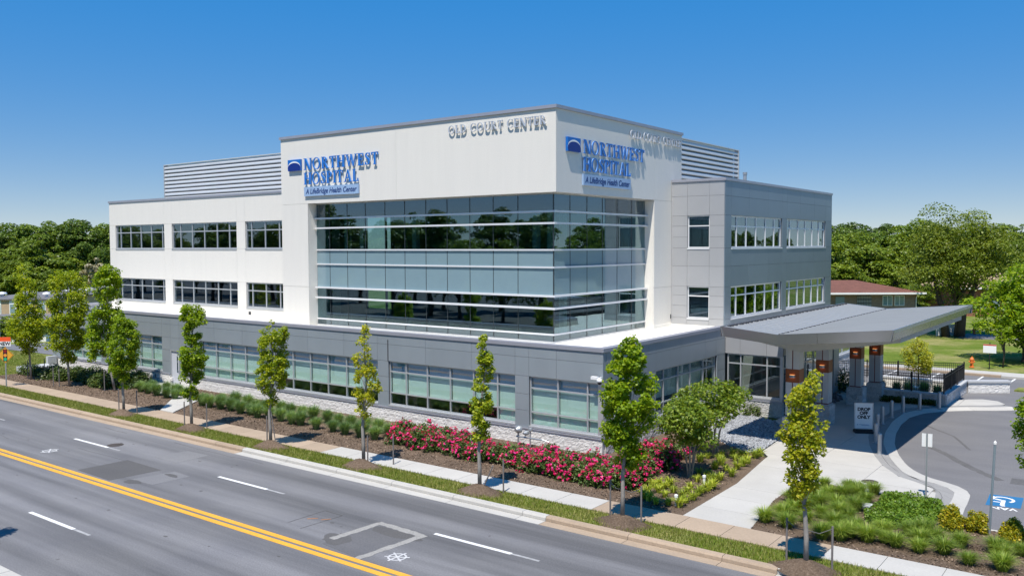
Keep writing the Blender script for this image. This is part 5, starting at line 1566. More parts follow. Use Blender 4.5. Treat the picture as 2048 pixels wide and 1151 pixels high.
# golden shrubs
gold = []
for k in range(2):
    R = empty('golden_shrub', (0, 0, -50), 'golden', 'shrub', 'golden-tipped round shrubs by the parking bay')
    me, C, dr = leafy_ball(5200, 0.44, 0.44, 0.62, 0.062, M['leaf_gold'], 22, 0.22)
    link('foliage', me, R)
    stems([((0, 0, 0), (random.uniform(-.2, .2), random.uniform(-.2, .2), .4)) for _ in range(5)], 0.02).build('stems', M['bark_dark'], R, local=True)
    gold.append(R)
for i, (x, y, s_, lab) in enumerate(((-5.05, 29.5, 1.12, 'golden-tipped round shrub against the end of the plaza kerb'), (-4.35, 29.75, .98, 'golden-tipped round shrub at the foot of the blue-grey pole'),
                                     (-3.35, 29.2, 1.1, 'golden-tipped round shrub nearest the picture edge, below the parking bay'))):
    if i < 2:
        gold[i].location, gold[i].scale, gold[i]['label'] = (x, y, 0.13), (s_, s_, s_), lab
    else: copy_thing(gold[0], (x, y, 0.13), random.uniform(0, 6), s_, lab)
# crape myrtles with several bare stems
def myrtle(x, y, h, w, label):
    root = empty('crape_myrtle', (x, y, 0.13), label, 'tree', 'small many-stemmed trees beside the entrance walk')
    me, C, dr = leafy_ball(5600, w, w, h * .34, 0.12, M['leaf_myrtle'], 30, 0.5, 'crown', flat_bottom=False)
    cr_ = link('crown', me, root)
    cr_.location = (0, 0, h * .36)
    mb = MB()
    for k in range(6):
        a = k * 1.05 + random.uniform(-.2, .2)
        r = w * random.uniform(.35, .6)
        mb.tube([(.06 * math.cos(a), .06 * math.sin(a), -.05), (.25 * r * math.cos(a), .25 * r * math.sin(a), h * .3), (r * math.cos(a + .2), r * math.sin(a + .2), h * .72)], [.038, .03, .012], 6, caps=False)
    mb.build('trunk', M['bark_pale'], root, smooth=True, local=True)
myrtle(-14.25, 30.3, 3.0, 1.45, 'smaller many-stemmed green tree beside the roses')
myrtle(-14.85, 34.0, 3.35, 1.85, 'wider many-stemmed green tree nearer the pebble bed')
me, C, dr = leafy_ball(900, 0.5, 0.5, .6, 0.08, M['leaf_yew'], 10, .3)
R = empty('box_shrub', (-16.75, 43.1, 0.13), 'small dark shrub at the foot of the recessed wall by the pebbles', 'shrub')
link('foliage', me, R)
me, C, dr = leafy_ball(2600, 1.7, 1.4, 1.5, 0.12, M['leaf_yew'], 18, .8)
R = empty('laurel_shrub', (-16.0, 53.9, 0.1), 'large dark evergreen shrub under the far end of the canopy', 'shrub')
link('foliage', me, R)
# feathery little tree in the fenced court
R = empty('feathery_tree', (-11.6, 56.3, 0.1), 'small feathery yellow-green tree inside the black fence', 'tree')
me, C, dr = leafy_ball(4200, 1.15, 1.15, 1.35, 0.09, M['leaf_feather'], 34, .40, 'crown', flat_bottom=False)
c_ = link('crown', me, R)
c_.location = (0, 0, 0.75)
mb = MB()
mb.tube([(0, 0, 0), (.02, 0, 1.6), (0, .03, 3.3)], [.05, .035, .012], 7)
for k in range(16):
    a, z = k * 2.4, .9 + k * .14
    mb.tube([(0, 0, z), (.9 * (1 - k / 22) * math.cos(a), .9 * (1 - k / 22) * math.sin(a), z + .25)], [.014, .004], 5, caps=False)
mb.build('trunk', M['bark_dark'], R, local=True)
court = tuft_protos('court_grass', 'ornamental grass', 'grass clumps inside the fenced court', 2, 420, 0.95, .5, .018, M['blue_grass'])
plant(court, [(-13.2, 54.2), (-12.4, 54.5), (-11.7, 54.3), (-10.9, 54.6), (-10.2, 54.5), (-9.8, 55.3)], .1, lambda i, n: 'grass clump behind the black fence, %s from the columns' % ORD[i], .9, 1.1)
C = np.array([(x, y, .12 + random.uniform(.02, .3)) for x, y in scatter([(-12.6, 51.35), (-9.7, 51.6), (-9.75, 51.95), (-12.6, 51.9)], 1700)])
R = empty('low_hedge', (-11.2, 51.6, .12), 'low dark hedge along the foot of the fenced stone wall', 'hedge')
link('foliage', quad_mesh('foliage', leaf_quads(C - np.array([-11.2, 51.6, .12]), .1), M['leaf_yew']), R)
# turf: real blades on the verge in front, the sign lawn by material
def turf(name, P, n, h0, h1, z):
    Q = []
    for x, y in scatter(P, n):
        a, w = random.uniform(0, 6.28), .011
        h = random.uniform(h0, h1)
        lx, ly = random.uniform(-.05, .05), random.uniform(-.05, .05)
        sx, sy = math.cos(a) * w, math.sin(a) * w
        Q.append([(x - sx, y - sy, z), (x + sx, y + sy, z), (x + sx * .3 + lx, y + sy * .3 + ly, z + h), (x - sx * .3 + lx, y - sy * .3 + ly, z + h)])
    tag(link(name, quad_mesh(name, np.array(Q), M['blade'])), kind='stuff')
turf('verge_grass', rect(-72, -1, KERB1 + .02, WALK0 - .03), 62000, .05, .12, .115)
turf('lawn_grass', [(-80, WALK1 + .05), (-64.6, WALK1 + .05), (-64.6, 33), (-72, 34), (-88, 34)], 26000, .06, .13, -.03)

# ------------------------------------------------------------------ entrance fittings
BOL = None
BP = [(-9.37, 38.42), (-10.05, 40.51), (-10.56, 42.83), (-10.87, 45.0), (-10.89, 46.9), (-10.72, 48.6), (-10.2, 50.0), (-9.45, 51.1)]
for i, (x, y) in enumerate(BP):
    lab = 'steel bollard along the paver band, %s from the sunlit end of the canopy shade' % ORD[i]
    if BOL is None:
        BOL = empty('bollard', (x, y, 0.122), lab, 'bollard', 'steel bollards round the drop-off')
        m1 = MB().lathe([(0.085, 0), (0.085, 0.80), (0.08, 0.85), (0.05, 0.885), (0.0001, 0.895)], n=16)
        m1.build('post', M['steel'], BOL, smooth=False, local=True)
        MB().lathe([(0.14, 0), (0.14, 0.012), (0.09, 0.02)], n=16).build('base_plate', M['steel'], BOL, local=True)
    else:
        copy_thing(BOL, (x, y, 0.122), 0, 1, lab)

SG = empty('drop_off_sign', (-11.08, 42.4, 0.122), 'white DROP OFF ONLY sign board on a weighted black base under the canopy', 'sign', rz=math.radians(26))
m1 = MB()
for a in (-1, 1):
    m1.box(a * 0.40 - .02, a * 0.40 + .02, -0.03, 0.03, 0.17, 1.38)
m1.box(-.42, .42, -.03, .03, 1.38, 1.41).box(-.42, .42, -.03, .03, 0.17, .2)
m1.build('frame', M['alu'], SG, local=True)
MB().box(-.38, .38, -.018, .018, .2, 1.38).build('panel', M['white_paint'], SG, local=True)
b_ = MB().box(-.42, .42, -.28, .28, 0, .10).box(-.38, .38, -.16, .16, .10, .17)
b_.build('base', M['black'], SG, local=True)
for k, wd in enumerate(('DROP', 'OFF', 'ONLY')):
    text(wd, 0.21, M['print_black'], SG, (0, -0.021, 1.10 - 0.185 * k), (math.pi / 2, 0, 0), 'lettering', 0.002, bold=0.011)
MB().box(-.10, .26, -.0215, -.0185, .34, .352).box(-.30, -.25, -.0215, -.0185, .355, .385).box(-.22, .22, -.0215, -.0185, .375, .387).build('small_print', M['ada_blue'], SG, local=True)

# round covers
def cover(x, y, z, r, label, mm):
    m1 = MB().lathe([(r, z - .02), (r, z + .006), (r * .9, z + .009), (r * .88, z + .005), (r * .3, z + .005), (r * .28, z + .009), (.0001, z + .009)], 0, 0, 20)
    for k in range(8):
        a = k * math.pi / 4
        c, s_ = math.cos(a), math.sin(a)
        m1.prism([(c * r * .4 - s_ * .012, s_ * r * .4 + c * .012), (c * r * .82 - s_ * .012, s_ * r * .82 + c * .012), (c * r * .82 + s_ * .012, s_ * r * .82 - c * .012), (c * r * .4 + s_ * .012, s_ * r * .4 - c * .012)], z + .004, z + .009)
    tag(m1.build('manhole_cover', mm, local=True, loc=(x, y, 0)), label, 'manhole cover')
cover(-37.9, 20.35, 0.0, 0.36, 'round iron manhole cover in the road by the lane dash', M['dark_iron'])
cover(-8.54, 33.68, 0.122, 0.30, 'round rusty cover set in the pale plaza paving', M['dark_iron'])
tag(MB().box(-6.75, -6.3, 32.5, 32.62, .12, .13).build('drain_grate', M['black']), 'narrow dark grate at the foot of the plaza sign post', 'grate')
m1 = MB().box(-8.05, -7.6, 30.0, 30.5, .1, .22).box(-7.98, -7.67, 30.07, 30.43, .22, .235)
tag(m1.build('utility_box', M['ledge']), 'flat grey utility box lid among the green grass tufts', 'utility box')

# posts and signs near the bay
P1 = empty('sign_post', (-6.38, 32.55, .12), 'small white sign seen from behind on a galvanised post at the plaza edge', 'sign')
MB().box(-.028, .028, -.02, .02, -.1, 2.3).build('post', M['steel'], P1, local=True)
MB().box(-.165, .165, .021, .026, 1.83, 2.29).build('panel', M['white_paint'], P1, local=True)
P1.rotation_euler = (0, 0, math.radians(8))
P2 = empty('bare_pole', (-4.02, 29.72, .12), 'tall blue-grey pole with a pale pointed cap behind the golden shrubs', 'pole')
m1 = MB()
m1.tube([(0, 0, -.1), (.10, .0, 2.78)], .036, 10)
m1.build('pole', M['pole_blue'], P2, local=True)
m1 = MB()
m1.tube([(.10, 0, 2.78), (.103, 0, 2.84), (.106, 0, 2.9)], [.045, .045, .004], 10)
m1.build('cap', M['white_paint'], P2, local=True)
for x_, y_, lab in ((-13.3, 29.49, 'short white standpipe between the small trees and the walk'), (-13.02, 26.61, 'short white standpipe by the sidewalk corner of the bed')):
    m1 = MB().lathe([(.05, 0), (.05, .30), (.065, .30), (.065, .38), (.03, .40)], n=10)
    tag(m1.build('standpipe', M['white_paint'], local=True, loc=(x_, y_, .13)), lab, 'standpipe')

# gas meter set against the plinth
GM = empty('gas_meter_set', (-22.4, 30.6, .13), 'grey gas regulators and pipes behind the red roses', 'gas meter')
m1 = MB()
m1.tube([(-.35, 0, .42), (1.0, 0, .42), (1.3, .1, .36), (1.3, .2, .0)], .04, 8)
m1.tube([(-.25, 0, 0), (-.25, 0, .7)], .04, 8)
m1.tube([(.40, 0, 0), (.40, 0, .78)], .035, 8)
m1.build('pipe', M['steel'], GM, local=True)
for x_, z_, r_ in ((-.25, .72, .17), (.18, .62, .11)):
    m1 = MB()
    m1.tube([(x_ - .03, -.16, z_), (x_, -.02, z_), (x_ + .02, .08, z_), (x_ + .03, .14, z_)], [r_ * .5, r_, r_, r_ * .4], 16)
    m1.build('regulator', M['steel'], GM, local=True)
m1 = MB()
m1.lathe([(.05, .72), (.10, .77), (.09, .85), (.03, .88)], .40, 0, 12)
m1.build('vent_cap', M['steel'], GM, local=True)
m1 = MB()
m1.tube([(0, 0, .02), (0, 0, .18), (.06, -.04, .26)], .03, 8)
tag(m1.build('hose_bib', M['dark_iron'], local=True, loc=(-52.6, 31.06, .42)), 'small dark hose bib on the white plinth beside the metal door', 'tap')
SC = empty('security_camera', (-18.75, 31.1, 3.3), 'white security camera and dome on the corner of the grey wing', 'camera')
MB().box(-.32, -.02, -.22, -.06, .08, .20).build('camera_body', M['white_paint'], SC, local=True)
MB().lathe([(.11, -.02), (.13, .03), (.12, .09), (.05, .12)], .06, -.12, 14).build('bracket', M['white_paint'], SC, local=True)
MB().lathe([(.01, -.13), (.06, -.11), (.09, -.06), (.095, -.021)], .06, -.12, 14).build('dome', M['black'], SC, local=True)
MB().box(-.02, .05, -.06, .098, .1, .16).build('arm', M['white_paint'], SC, local=True)

# fenced court: low stone wall, iron fence, inner planter wall
sheet('court_floor', [(-15.0, 52.3), (-9.5, 52.3), (-9.4, 58.2), (-17.4, 58.2), (-17.4, 53.8), (-15.4, 53.8)], .10, M['court'])
LWL = empty('low_stone_wall', (-10, 55, 0), 'low split-stone wall with a smooth cap round the fenced court', 'wall')
stone_wall(Face('y', 52.0), -12.7, -9.3, 0, .66, M['stone_side'], LWL, d0=-.01, back=.3)
stone_wall(Face('x', -9.26), 52.05, 58.3, 0, .66, M['stone_side'], LWL, d0=-.01, back=.3)
for i in range(3): MB().box(-12.75 + i * 1.16, -12.75 + i * 1.16 + 1.15, 51.93, 52.37, .662, .755).build('cap_stone', M['ledge'], LWL)
for i in range(5): MB().box(-9.62, -9.2, 52.38 + i * 1.2, 52.38 + i * 1.2 + 1.19, .662, .755).build('cap_stone', M['ledge'], LWL)
RW_ = empty('return_wall', (-8.2, 59, 0), 'short white stone wall with a rounded cap standing on the asphalt beside the fence', 'wall', rz=math.atan2(1.44, 2.02))
Lr = 2.48
stone_wall(Face('y', -.16), -1.3, -1.3 + Lr, 0, .62, M['stone'], RW_, d0=-.01, back=.3)
for o in RW_.children: o.location = (0, 0, 0); o.data.transform(Matrix.Translation(world_loc(RW_)))
MB().box(-1.35, -1.35 + Lr + .1, -.24, .22, .622, .74).build('cap_stone', M['ledge'], RW_, local=True)
IP = empty('planter_wall', (-12.3, 58, 0), 'white inner planter wall with a pale cap behind the court grasses', 'wall')
MB().box(-14.2, -10.2, 57.6, 57.85, 0, .60).build('wall', M['white'], IP)
MB().box(-14.25, -10.15, 57.55, 57.9, .602, .70).build('cap_stone', M['alu_white'], IP)
IB = empty('planter_box', (-11.55, 56.1, .1), 'pale square planter at the foot of the feathery tree', 'planter')
MB().box(-.62, .62, -.4, .4, 0, .32).build('box', M['alu_white'], IB, local=True)

FE = empty('iron_fence', (-10, 55, .7), 'black iron picket fence round the court on top of the stone wall', 'fence')
runs = [((-14.4, 52.12, .70), (-9.42, 52.15, .755)), ((-9.42, 52.15, .755), (-9.42, 58.15, .755)), ((-9.42, 58.15, .755), (-16.9, 58.15, .35))]
for (a, b) in runs:
    a, b = Vector(a), Vector(b)
    L = (b - a).length
    npst = max(2, round(L / 1.75) + 1)
    for k in range(npst):
        p = a.lerp(b, k / (npst - 1))
        if (k == 0 and a.x > -12): continue
        MB().box(p.x - .035, p.x + .035, p.y - .035, p.y + .035, p.z, p.z + 1.12).build('post', M['black'], FE)
    pk = MB()
    npk = int(L / .115)
    for k in range(1, npk):
        p = a.lerp(b, k / npk)
        pk.box(p.x - .009, p.x + .009, p.y - .009, p.y + .009, p.z + .08, p.z + 1.02)
    tag(pk.build('pickets', M['black'], FE), kind='stuff')
    for h in (.10, .86, 1.0):
        d = (b - a).normalized()
        nrm = Vector((-d.y, d.x, 0)) * .016
        m1 = MB()
        q = [a + d * .04 + nrm, b - d * .04 + nrm, b - d * .04 - nrm, a + d * .04 - nrm]
        m1.add([(v_.x, v_.y, v_.z + h) for v_ in q] + [(v_.x, v_.y, v_.z + h + .035) for v_ in q], [(3, 2, 1, 0), (4, 5, 6, 7), (0, 1, 5, 4), (1, 2, 6, 5), (2, 3, 7, 6), (3, 0, 4, 7)])
        m1.build('rail', M['black'], FE)

def hydrant(x, y, mm, label):
    r = empty('fire_hydrant', (x, y, 0), label, 'fire hydrant')
    MB().lathe([(.17, 0), (.17, .06), (.115, .08), (.115, .52), (.15, .54), (.15, .60), (.12, .66), (.07, .73), (.03, .76), (.03, .82), (.0001, .82)], n=14).build('body', mm, r, local=True)
    m1 = MB()
    m1.tube([(-.2, 0, .42), (.2, 0, .42)], .06, 10)
    m1.tube([(0, -.22, .40), (0, 0, .40)], .075, 10)
    m1.build('outlet', mm, r, local=True)
hydrant(-10.9, 70.4, M['hydrant'], 'orange fire hydrant on the lawn behind the car park kerb')
hydrant(-14.8, 96.6, M['hydrant_red'], 'small red hydrant on the far side of the lane beyond the big tree')
NS = empty('notice_sign', (-9.75, 70.3, 0), 'white notice board with red edge on a thin dark post by the car park', 'sign')
MB().box(-.03, .03, -.03, .03, 0, 1.9).build('post', M['black'], NS, local=True)
MB().box(-.42, .42, -.05, -.032, 1.15, 1.78).build('panel', M['white_paint'], NS, local=True)
MB().box(-.42, .42, -.054, -.051, 1.68, 1.775).build('border', M['hydrant_red'], NS, local=True)
m1 = MB().lathe([(.09, 0), (.09, .75), (.16, .76), (.16, .84), (.02, .88)], n=10)
tag(m1.build('path_light', M['bark_pale'], local=True, loc=(-6.4, 61.4, 0)), 'stubby tan path light on the small lawn by the car park', 'light')
sheet('grass_island', [(-7.0, 60.3), (-1, 60.6), (-1, 62.2), (-6.9, 61.6)], .10, M['lawn'])

# warning sign on the verge at the far end
WS = empty('warning_sign', (-58.62, 24.44, .12), 'amber diamond traffic-signal warning sign under an orange NEW plate', 'sign', rz=math.radians(40))
MB().box(-.035, .035, -.02, .02, -.1, 3.2).build('post', M['steel'], WS, local=True)
D = .53
m1 = MB()
m1.add([(0, -.03, 2.05 - D), (D, -.03, 2.05), (0, -.03, 2.05 + D), (-D, -.03, 2.05), (0, -.022, 2.05 - D), (D, -.022, 2.05), (0, -.022, 2.05 + D), (-D, -.022, 2.05)],
       [(0, 1, 2, 3), (7, 6, 5, 4), (0, 4, 5, 1), (1, 5, 6, 2), (2, 6, 7, 3), (3, 7, 4, 0)])
dp_ = m1.build('diamond_panel', M['sign_yellow'], WS, local=True)
m1 = MB()
for k in range(4):
    a, b = [(0, -D), (D, 0), (0, D), (-D, 0)][k], [(0, -D), (D, 0), (0, D), (-D, 0)][(k + 1) % 4]
    sc1, sc2 = .95, .90
    m1.add([(a[0] * sc1, -.033, 2.05 + a[1] * sc1), (b[0] * sc1, -.033, 2.05 + b[1] * sc1), (b[0] * sc2, -.033, 2.05 + b[1] * sc2), (a[0] * sc2, -.033, 2.05 + a[1] * sc2)], [(0, 1, 2, 3)])
m1.box(-.13, .13, -.034, -.031, 1.66, 2.42)
m1.build('border_and_signal_body', M['print_black'], dp_, local=True)
for z_, mm in ((2.30, 'lamp_red'), (2.04, 'lamp_amber'), (1.79, 'lamp_green')):
    m1 = MB()
    m1.tube([(0, -.034, z_), (0, -.038, z_)], .105, 14)
    m1.build('signal_disc', M[mm], dp_, local=True)
MB().box(-.75, .36, -.03, -.022, 2.62, 2.92).build('white_plate', M['white_paint'], WS, local=True)
MB().box(-.75, .36, -.032, -.022, 2.925, 3.2).build('orange_plate', M['sign_orange'], WS, local=True)
text('NEW', .30, M['print_black'], WS, (-.02, -.0325, 2.77), (math.pi / 2, 0, 0), 'lettering', .0015, bold=.012)
tag(MB().box(-66.2, -64.4, 28.3, 30.4, 0, .38).box(-66.2, -65.9, 30.402, 31.05, 0, .9).build('concrete_ledge', M['ledge']), 'low concrete ledge against the west end of the grey wing', 'ledge')
LP = empty('lamp_post', (-82.4, 33.9, 0), 'grey car park lamp post on a round concrete base behind the loose young tree', 'street light')
MB().lathe([(.42, 0), (.42, .62), (.38, .66)], n=14).build('base', M['concrete'], LP, local=True)
m1 = MB()
m1.tube([(0, 0, .66), (0, 0, 6.4)], [.09, .06], 8)
m1.build('pole', M['pole_blue'], LP, local=True)

# ------------------------------------------------------------------ houses beyond
def cam_pt(px, depth, z=0.0):
    """World point at image-independent polar position: bearing angle (tan) and depth from the viewpoint, used only for layout maths."""
    v = RM @ Vector((px * depth, 0, -depth))
    return Vector((v.x, v.y, z))
YAW = math.radians(36.87)
def hip_house(name, loc, L, W_, h, rh, over, wall_m, roof_m, label, rz, windows=(), doors=(), grille=None, z0=0.0):
    r = empty(name, loc, label, 'house', rz=rz)
    MB().box(0, L, 0, W_, -1, h).build('wall', wall_m, r, local=True)
    o = over
    rf = MB()
    v = [(-o, -o, h), (L + o, -o, h), (L + o, W_ + o, h), (-o, W_ + o, h), (W_ * .5, W_ / 2, h + rh), (L - W_ * .5, W_ / 2, h + rh)]
    v2 = [(a, b, c + .14) if i < 4 else (a, b, c) for i, (a, b, c) in enumerate(v)]
    rf.add(v2 + v[:4], [(0, 1, 5, 4), (1, 2, 5), (2, 3, 4, 5), (3, 0, 4), (9, 8, 7, 6), (6, 7, 1, 0), (7, 8, 2, 1), (8, 9, 3, 2), (9, 6, 0, 3)])
    rfo = rf.build('roof', roof_m, r, local=True)
    MB().box(-o - .06, L + o + .06, -o - .12, -o - .005, h - .02, h + .15).build('gutter', M['white_paint'], rfo, local=True)
    for (a, b, c, d) in windows:
        f = MB().box(a, b, -.05, .02, c, c + .06).box(a, b, -.05, .02, d - .06, d).box(a, a + .06, -.05, .02, c + .061, d - .061).box(b - .06, b, -.05, .02, c + .061, d - .061).box((a + b) / 2 - .03, (a + b) / 2 + .03, -.05, .02, c + .061, d - .061)
        w = f.build('window', M['white_paint'], r, local=True)
        for u, v_ in ((a + .06, (a + b) / 2 - .03), ((a + b) / 2 + .03, b - .06)):
            MB().box(u, v_, -.02, -.005, c + .06, d - .06).build('pane', M['spandrel'], w, local=True)
    for (a, b, c, d) in doors:
        MB().box(a, b, -.03, .01, c, d).build('door', M['pole_blue'], r, local=True)
    if grille:
        a, b, c, d = grille
        g = MB().box(a, b, -.02, .01, c, d).build('screen_block_panel', M['black'], r, local=True)
        for i in range(9):
            for j in range(4):
                u, z = a + (b - a) * (i + .1) / 9, c + (d - c) * (j + .1) / 4
                MB().box(u, u + (b - a) * .08, -.06, -.021, z, z + (d - c) * .2).build('screen_block', M['block'], g, local=True)
    m1 = MB()
    m1.tube([(L - .1, -.08, -.5), (L - .1, -.08, h - .35), (L - .05, -o, h - .02)], .05, 6)
    m1.build('downpipe', M['white_paint'], r, local=True)
    return r
hl = cam_pt((1590 - 1024) / 1731.2, 83.0)
hip_house('brick_house', (hl.x, hl.y, 0), 11.7, 8.5, 4.25, 1.15, .55, M['brick_grey'], M['roof_red'], 'single-storey brick house with a red-brown hipped roof behind the canopy', YAW,
          windows=((8.4, 9.35, 3.1, 4.1), (9.55, 10.5, 3.1, 4.1)), doors=((3.9, 4.75, 1.9, 4.0),), grille=(5.95, 7.35, 2.6, 4.1))
h2 = cam_pt((1915 - 1024) / 1731.2, 108.0)
hip_house('brick_house', (h2.x, h2.y, 0), 15, 9, 3.4, 1.8, .6, M['brick_red'], M['roof_tan'], 'red brick house with a tan roof half hidden behind the big tree', YAW,
          windows=((2.4, 3.6, .9, 2.0), (6, 7.2, .9, 2.0)), doors=((4.4, 5.3, 0, 1.9),))
WF = empty('white_fence', (-17.4, 92.6, 0), 'white board fence beside the big tree trunk', 'fence', rz=math.radians(36))
for i in range(10): MB().box(i * .21, i * .21 + .20, -.02, .02, .05, 1.15).build('board', M['white_paint'], WF, local=True)
for x_ in (-.1, 2.15): MB().box(x_ - .05, x_ + .05, -.05, .05, 0, 1.25).build('post', M['white_paint'], WF, local=True)
# tan brick institution down the slope at the west
wl_ = cam_pt((-60 - 1024) / 1731.2, 138.0)
TB = empty('tan_building', (wl_.x, wl_.y, -4.5), 'low tan brick building with a wide flat grey roof beyond the west lawn', 'building', rz=YAW)
MB().box(0, 12.7, 0, 40, 0, 5.1).build('wall', M['brick_tan'], TB, local=True)
rf_ = MB().box(-.3, 13.0, -.3, 40, 5.102, 5.3).build('roof', M['roof_grey'], TB, local=True)
for i, x_ in enumerate((1.2, 3.8, 6.2, 8.6, 10.9)):
    w = MB().box(x_, x_ + 1.1, -.06, .0, 1.6, 5.0).build('window', M['white_paint'], TB, local=True)
    MB().box(x_ + .12, x_ + .98, -.075, -.061, 3.0, 4.4).build('pane', M['spandrel'], w, local=True)
for x_, y_, s_ in ((1.5, 6, 1.0), (3.2, 10, .6), (5.8, 8, .8), (7.5, 16, .7), (9.5, 5, .8), (10.2, 18, .9), (11.6, 9, .7), (11.9, 22, .8), (4.0, 24, .8), (8.4, 28, .8)):
    m1 = MB().lathe([(.25 * s_, 5.3), (.25 * s_, 5.7), (.8 * s_, 5.75), (.7 * s_, 6.0), (.2 * s_, 6.1)], x_, y_, 10)
    m1.build('roof_vent', M['white_paint'], rf_, local=True)
wl2 = cam_pt((-60 - 1024) / 1731.2, 122.0)
TC = empty('shingled_annex', (wl2.x, wl2.y, -4.5), 'low annex with a sloping grey shingle roof in front of the tan building', 'building', rz=YAW)
MB().box(0, 10.5, 0, 7, 0, 2.0).build('wall', M['white_paint'], TC, local=True)
m1 = MB()
m1.add([(-.4, -.5, 1.95), (10.9, -.5, 1.95), (10.9, 7.2, 3.4), (-.4, 7.2, 3.4), (-.4, -.5, 2.1), (10.9, -.5, 2.1), (10.9, 7.2, 3.55), (-.4, 7.2, 3.55)], [(3, 2, 1, 0), (4, 5, 6, 7), (0, 1, 5, 4), (1, 2, 6, 5), (2, 3, 7, 6), (3, 0, 4, 7)])
m1.build('roof', M['roof_grey'], TC, local=True)

# ------------------------------------------------------------------ woodland
def big_tree_proto(name, n, R, H, base, lm, size, lumps, trunk_m, seed, tk=1.0):
    """Crown of many leaf lumps over limbs; returns the unplaced Empty."""
    global rng
    rng = np.random.default_rng(seed)
    root = empty(name, (0, 0, -80), name, 'tree')
    hc = (H - base) / 2
    d = rng.normal(size=(lumps, 3))
    d /= np.linalg.norm(d, axis=1, keepdims=True)
    ce = d * np.array([R, R, hc]) * (rng.uniform(0.25, 0.86, (lumps, 1)))
    ce[:, :2] *= (1.0 - 0.25 * np.clip(ce[:, 2:3] / hc, -1, 1))
    ce[:, 2] += base + hc
    Rl = R * rng.uniform(0.11, 0.31, lumps)
    pk = rng.choice(lumps, n, p=Rl ** 2 / (Rl ** 2).sum())
    dr = rng.normal(size=(n, 3))
    dr /= np.linalg.norm(dr, axis=1, keepdims=True)
    dr[:, 2] = np.where(rng.random(n) < .75, np.abs(dr[:, 2]), dr[:, 2])
    C = ce[pk] + dr * (Rl[pk] * rng.uniform(.35, 1.08, n) ** .5)[:, None] * np.array([1, 1, .75])
    link('crown', quad_mesh('crown', leaf_quads(C, size, up=.35, out=dr * .9, aspect=.8, jitter=.5), lm), root)
    mb = MB()
    mb.tube([(0, 0, -.3), (.1, 0, base), (.0, .1, base + hc)], [R * .075 * tk, R * .055 * tk, R * .03 * tk], 8)
    for i in rng.choice(lumps, min(lumps, 14), replace=False):
        q = Vector(ce[i])
        a = Vector((.05, .02, max(base * .8, q.z * .5)))
        mb.tube([a, a.lerp(q, .5) + Vector((0, 0, .2)), q], [R * .028, R * .018, R * .007], 5, caps=False)
    mb.build('trunk', trunk_m, root, smooth=True, local=True)
    return root
PR = [big_tree_proto('woodland_tree', 13000, 5.2, 14, 2.2, M['leaf_far'], .30, 70, M['bark_dark'], 11),
      big_tree_proto('woodland_tree', 13000, 4.6, 15, 2.6, M['leaf_far'], .29, 60, M['bark_dark'], 12),
      big_tree_proto('woodland_tree', 13000, 5.6, 13, 1.8, M['leaf_far_light'], .30, 80, M['bark_dark'], 13),
      big_tree_proto('woodland_tree', 11000, 4.2, 11, 1.2, M['leaf_far_light'], .27, 60, M['bark_dark'], 14),
      big_tree_proto('woodland_tree', 12000, 4.8, 14, 2.4, M['leaf_far'], .29, 50, M['bark_dark'], 15)]
PH = [14, 15, 13, 11, 14]
used_proto = set()
def wood(k, px, depth, top, label, z0=None, wide=1.0, group='woodland trees behind the buildings'):
    p = cam_pt((px - 1024) / 1731.2, depth)
    z = gh(p.x, p.y) if z0 is None else z0
    s_ = (top - z) / PH[k]
    if k in used_proto: o = copy_thing(PR[k], (p.x, p.y, z), random.uniform(0, 6.28), 1, label)
    else:
        o = PR[k]
        used_proto.add(k)
        o.location, o['label'] = (p.x, p.y, z), label
    o.scale = (s_ * wide, s_ * wide, s_)
    o['group'] = group
    return o
def top_at(py, depth, px):
    hy = 498 - (px + 1285) * 13 / 3610.0
    return 9 + (hy - py) * depth / 1731.2
G_W, G_E = 'woodland trees beyond the tan building', 'woodland trees behind the brick houses'
WEST = [(2, -60, 202, 455, 1.1), (1, 20, 222, 432, 1.1), (0, 85, 217, 432, 1.1), (4, 125, 227, 418, 1.15), (1, 165, 217, 424, 1.15), (0, 215, 222, 428, 1.1), (4, 270, 227, 420, 1.1), (0, -20, 252, 432, 1.3), (2, 55, 262, 436, 1.2),
        (3, 25, 194, 500, 1.2), (3, 80, 197, 470, 1.3), (2, 130, 202, 505, 1.25), (3, 175, 202, 520, 1.2), (0, 185, 207, 470, 1.1), (3, 225, 202, 510, 1.2), (2, -25, 197, 490, 1.2), (3, 60, 190, 515, 1.3), (3, 108, 188, 530, 1.2), (3, 150, 192, 535, 1.2), (3, 5, 188, 540, 1.2), (3, -60, 192, 520, 1.3), (3, 200, 190, 545, 1.2)]
for i, (k, px, d, py, wd) in enumerate(WEST):
    kind = ['tall dark', 'tall dark', 'rounded light green', 'bushy light green', 'tall open'][k]
    wood(k, px, d, top_at(py, d, px), kind + ' woodland tree beyond the tan building, %s in the wood' % (ORD[i]), wide=wd, group=G_W)
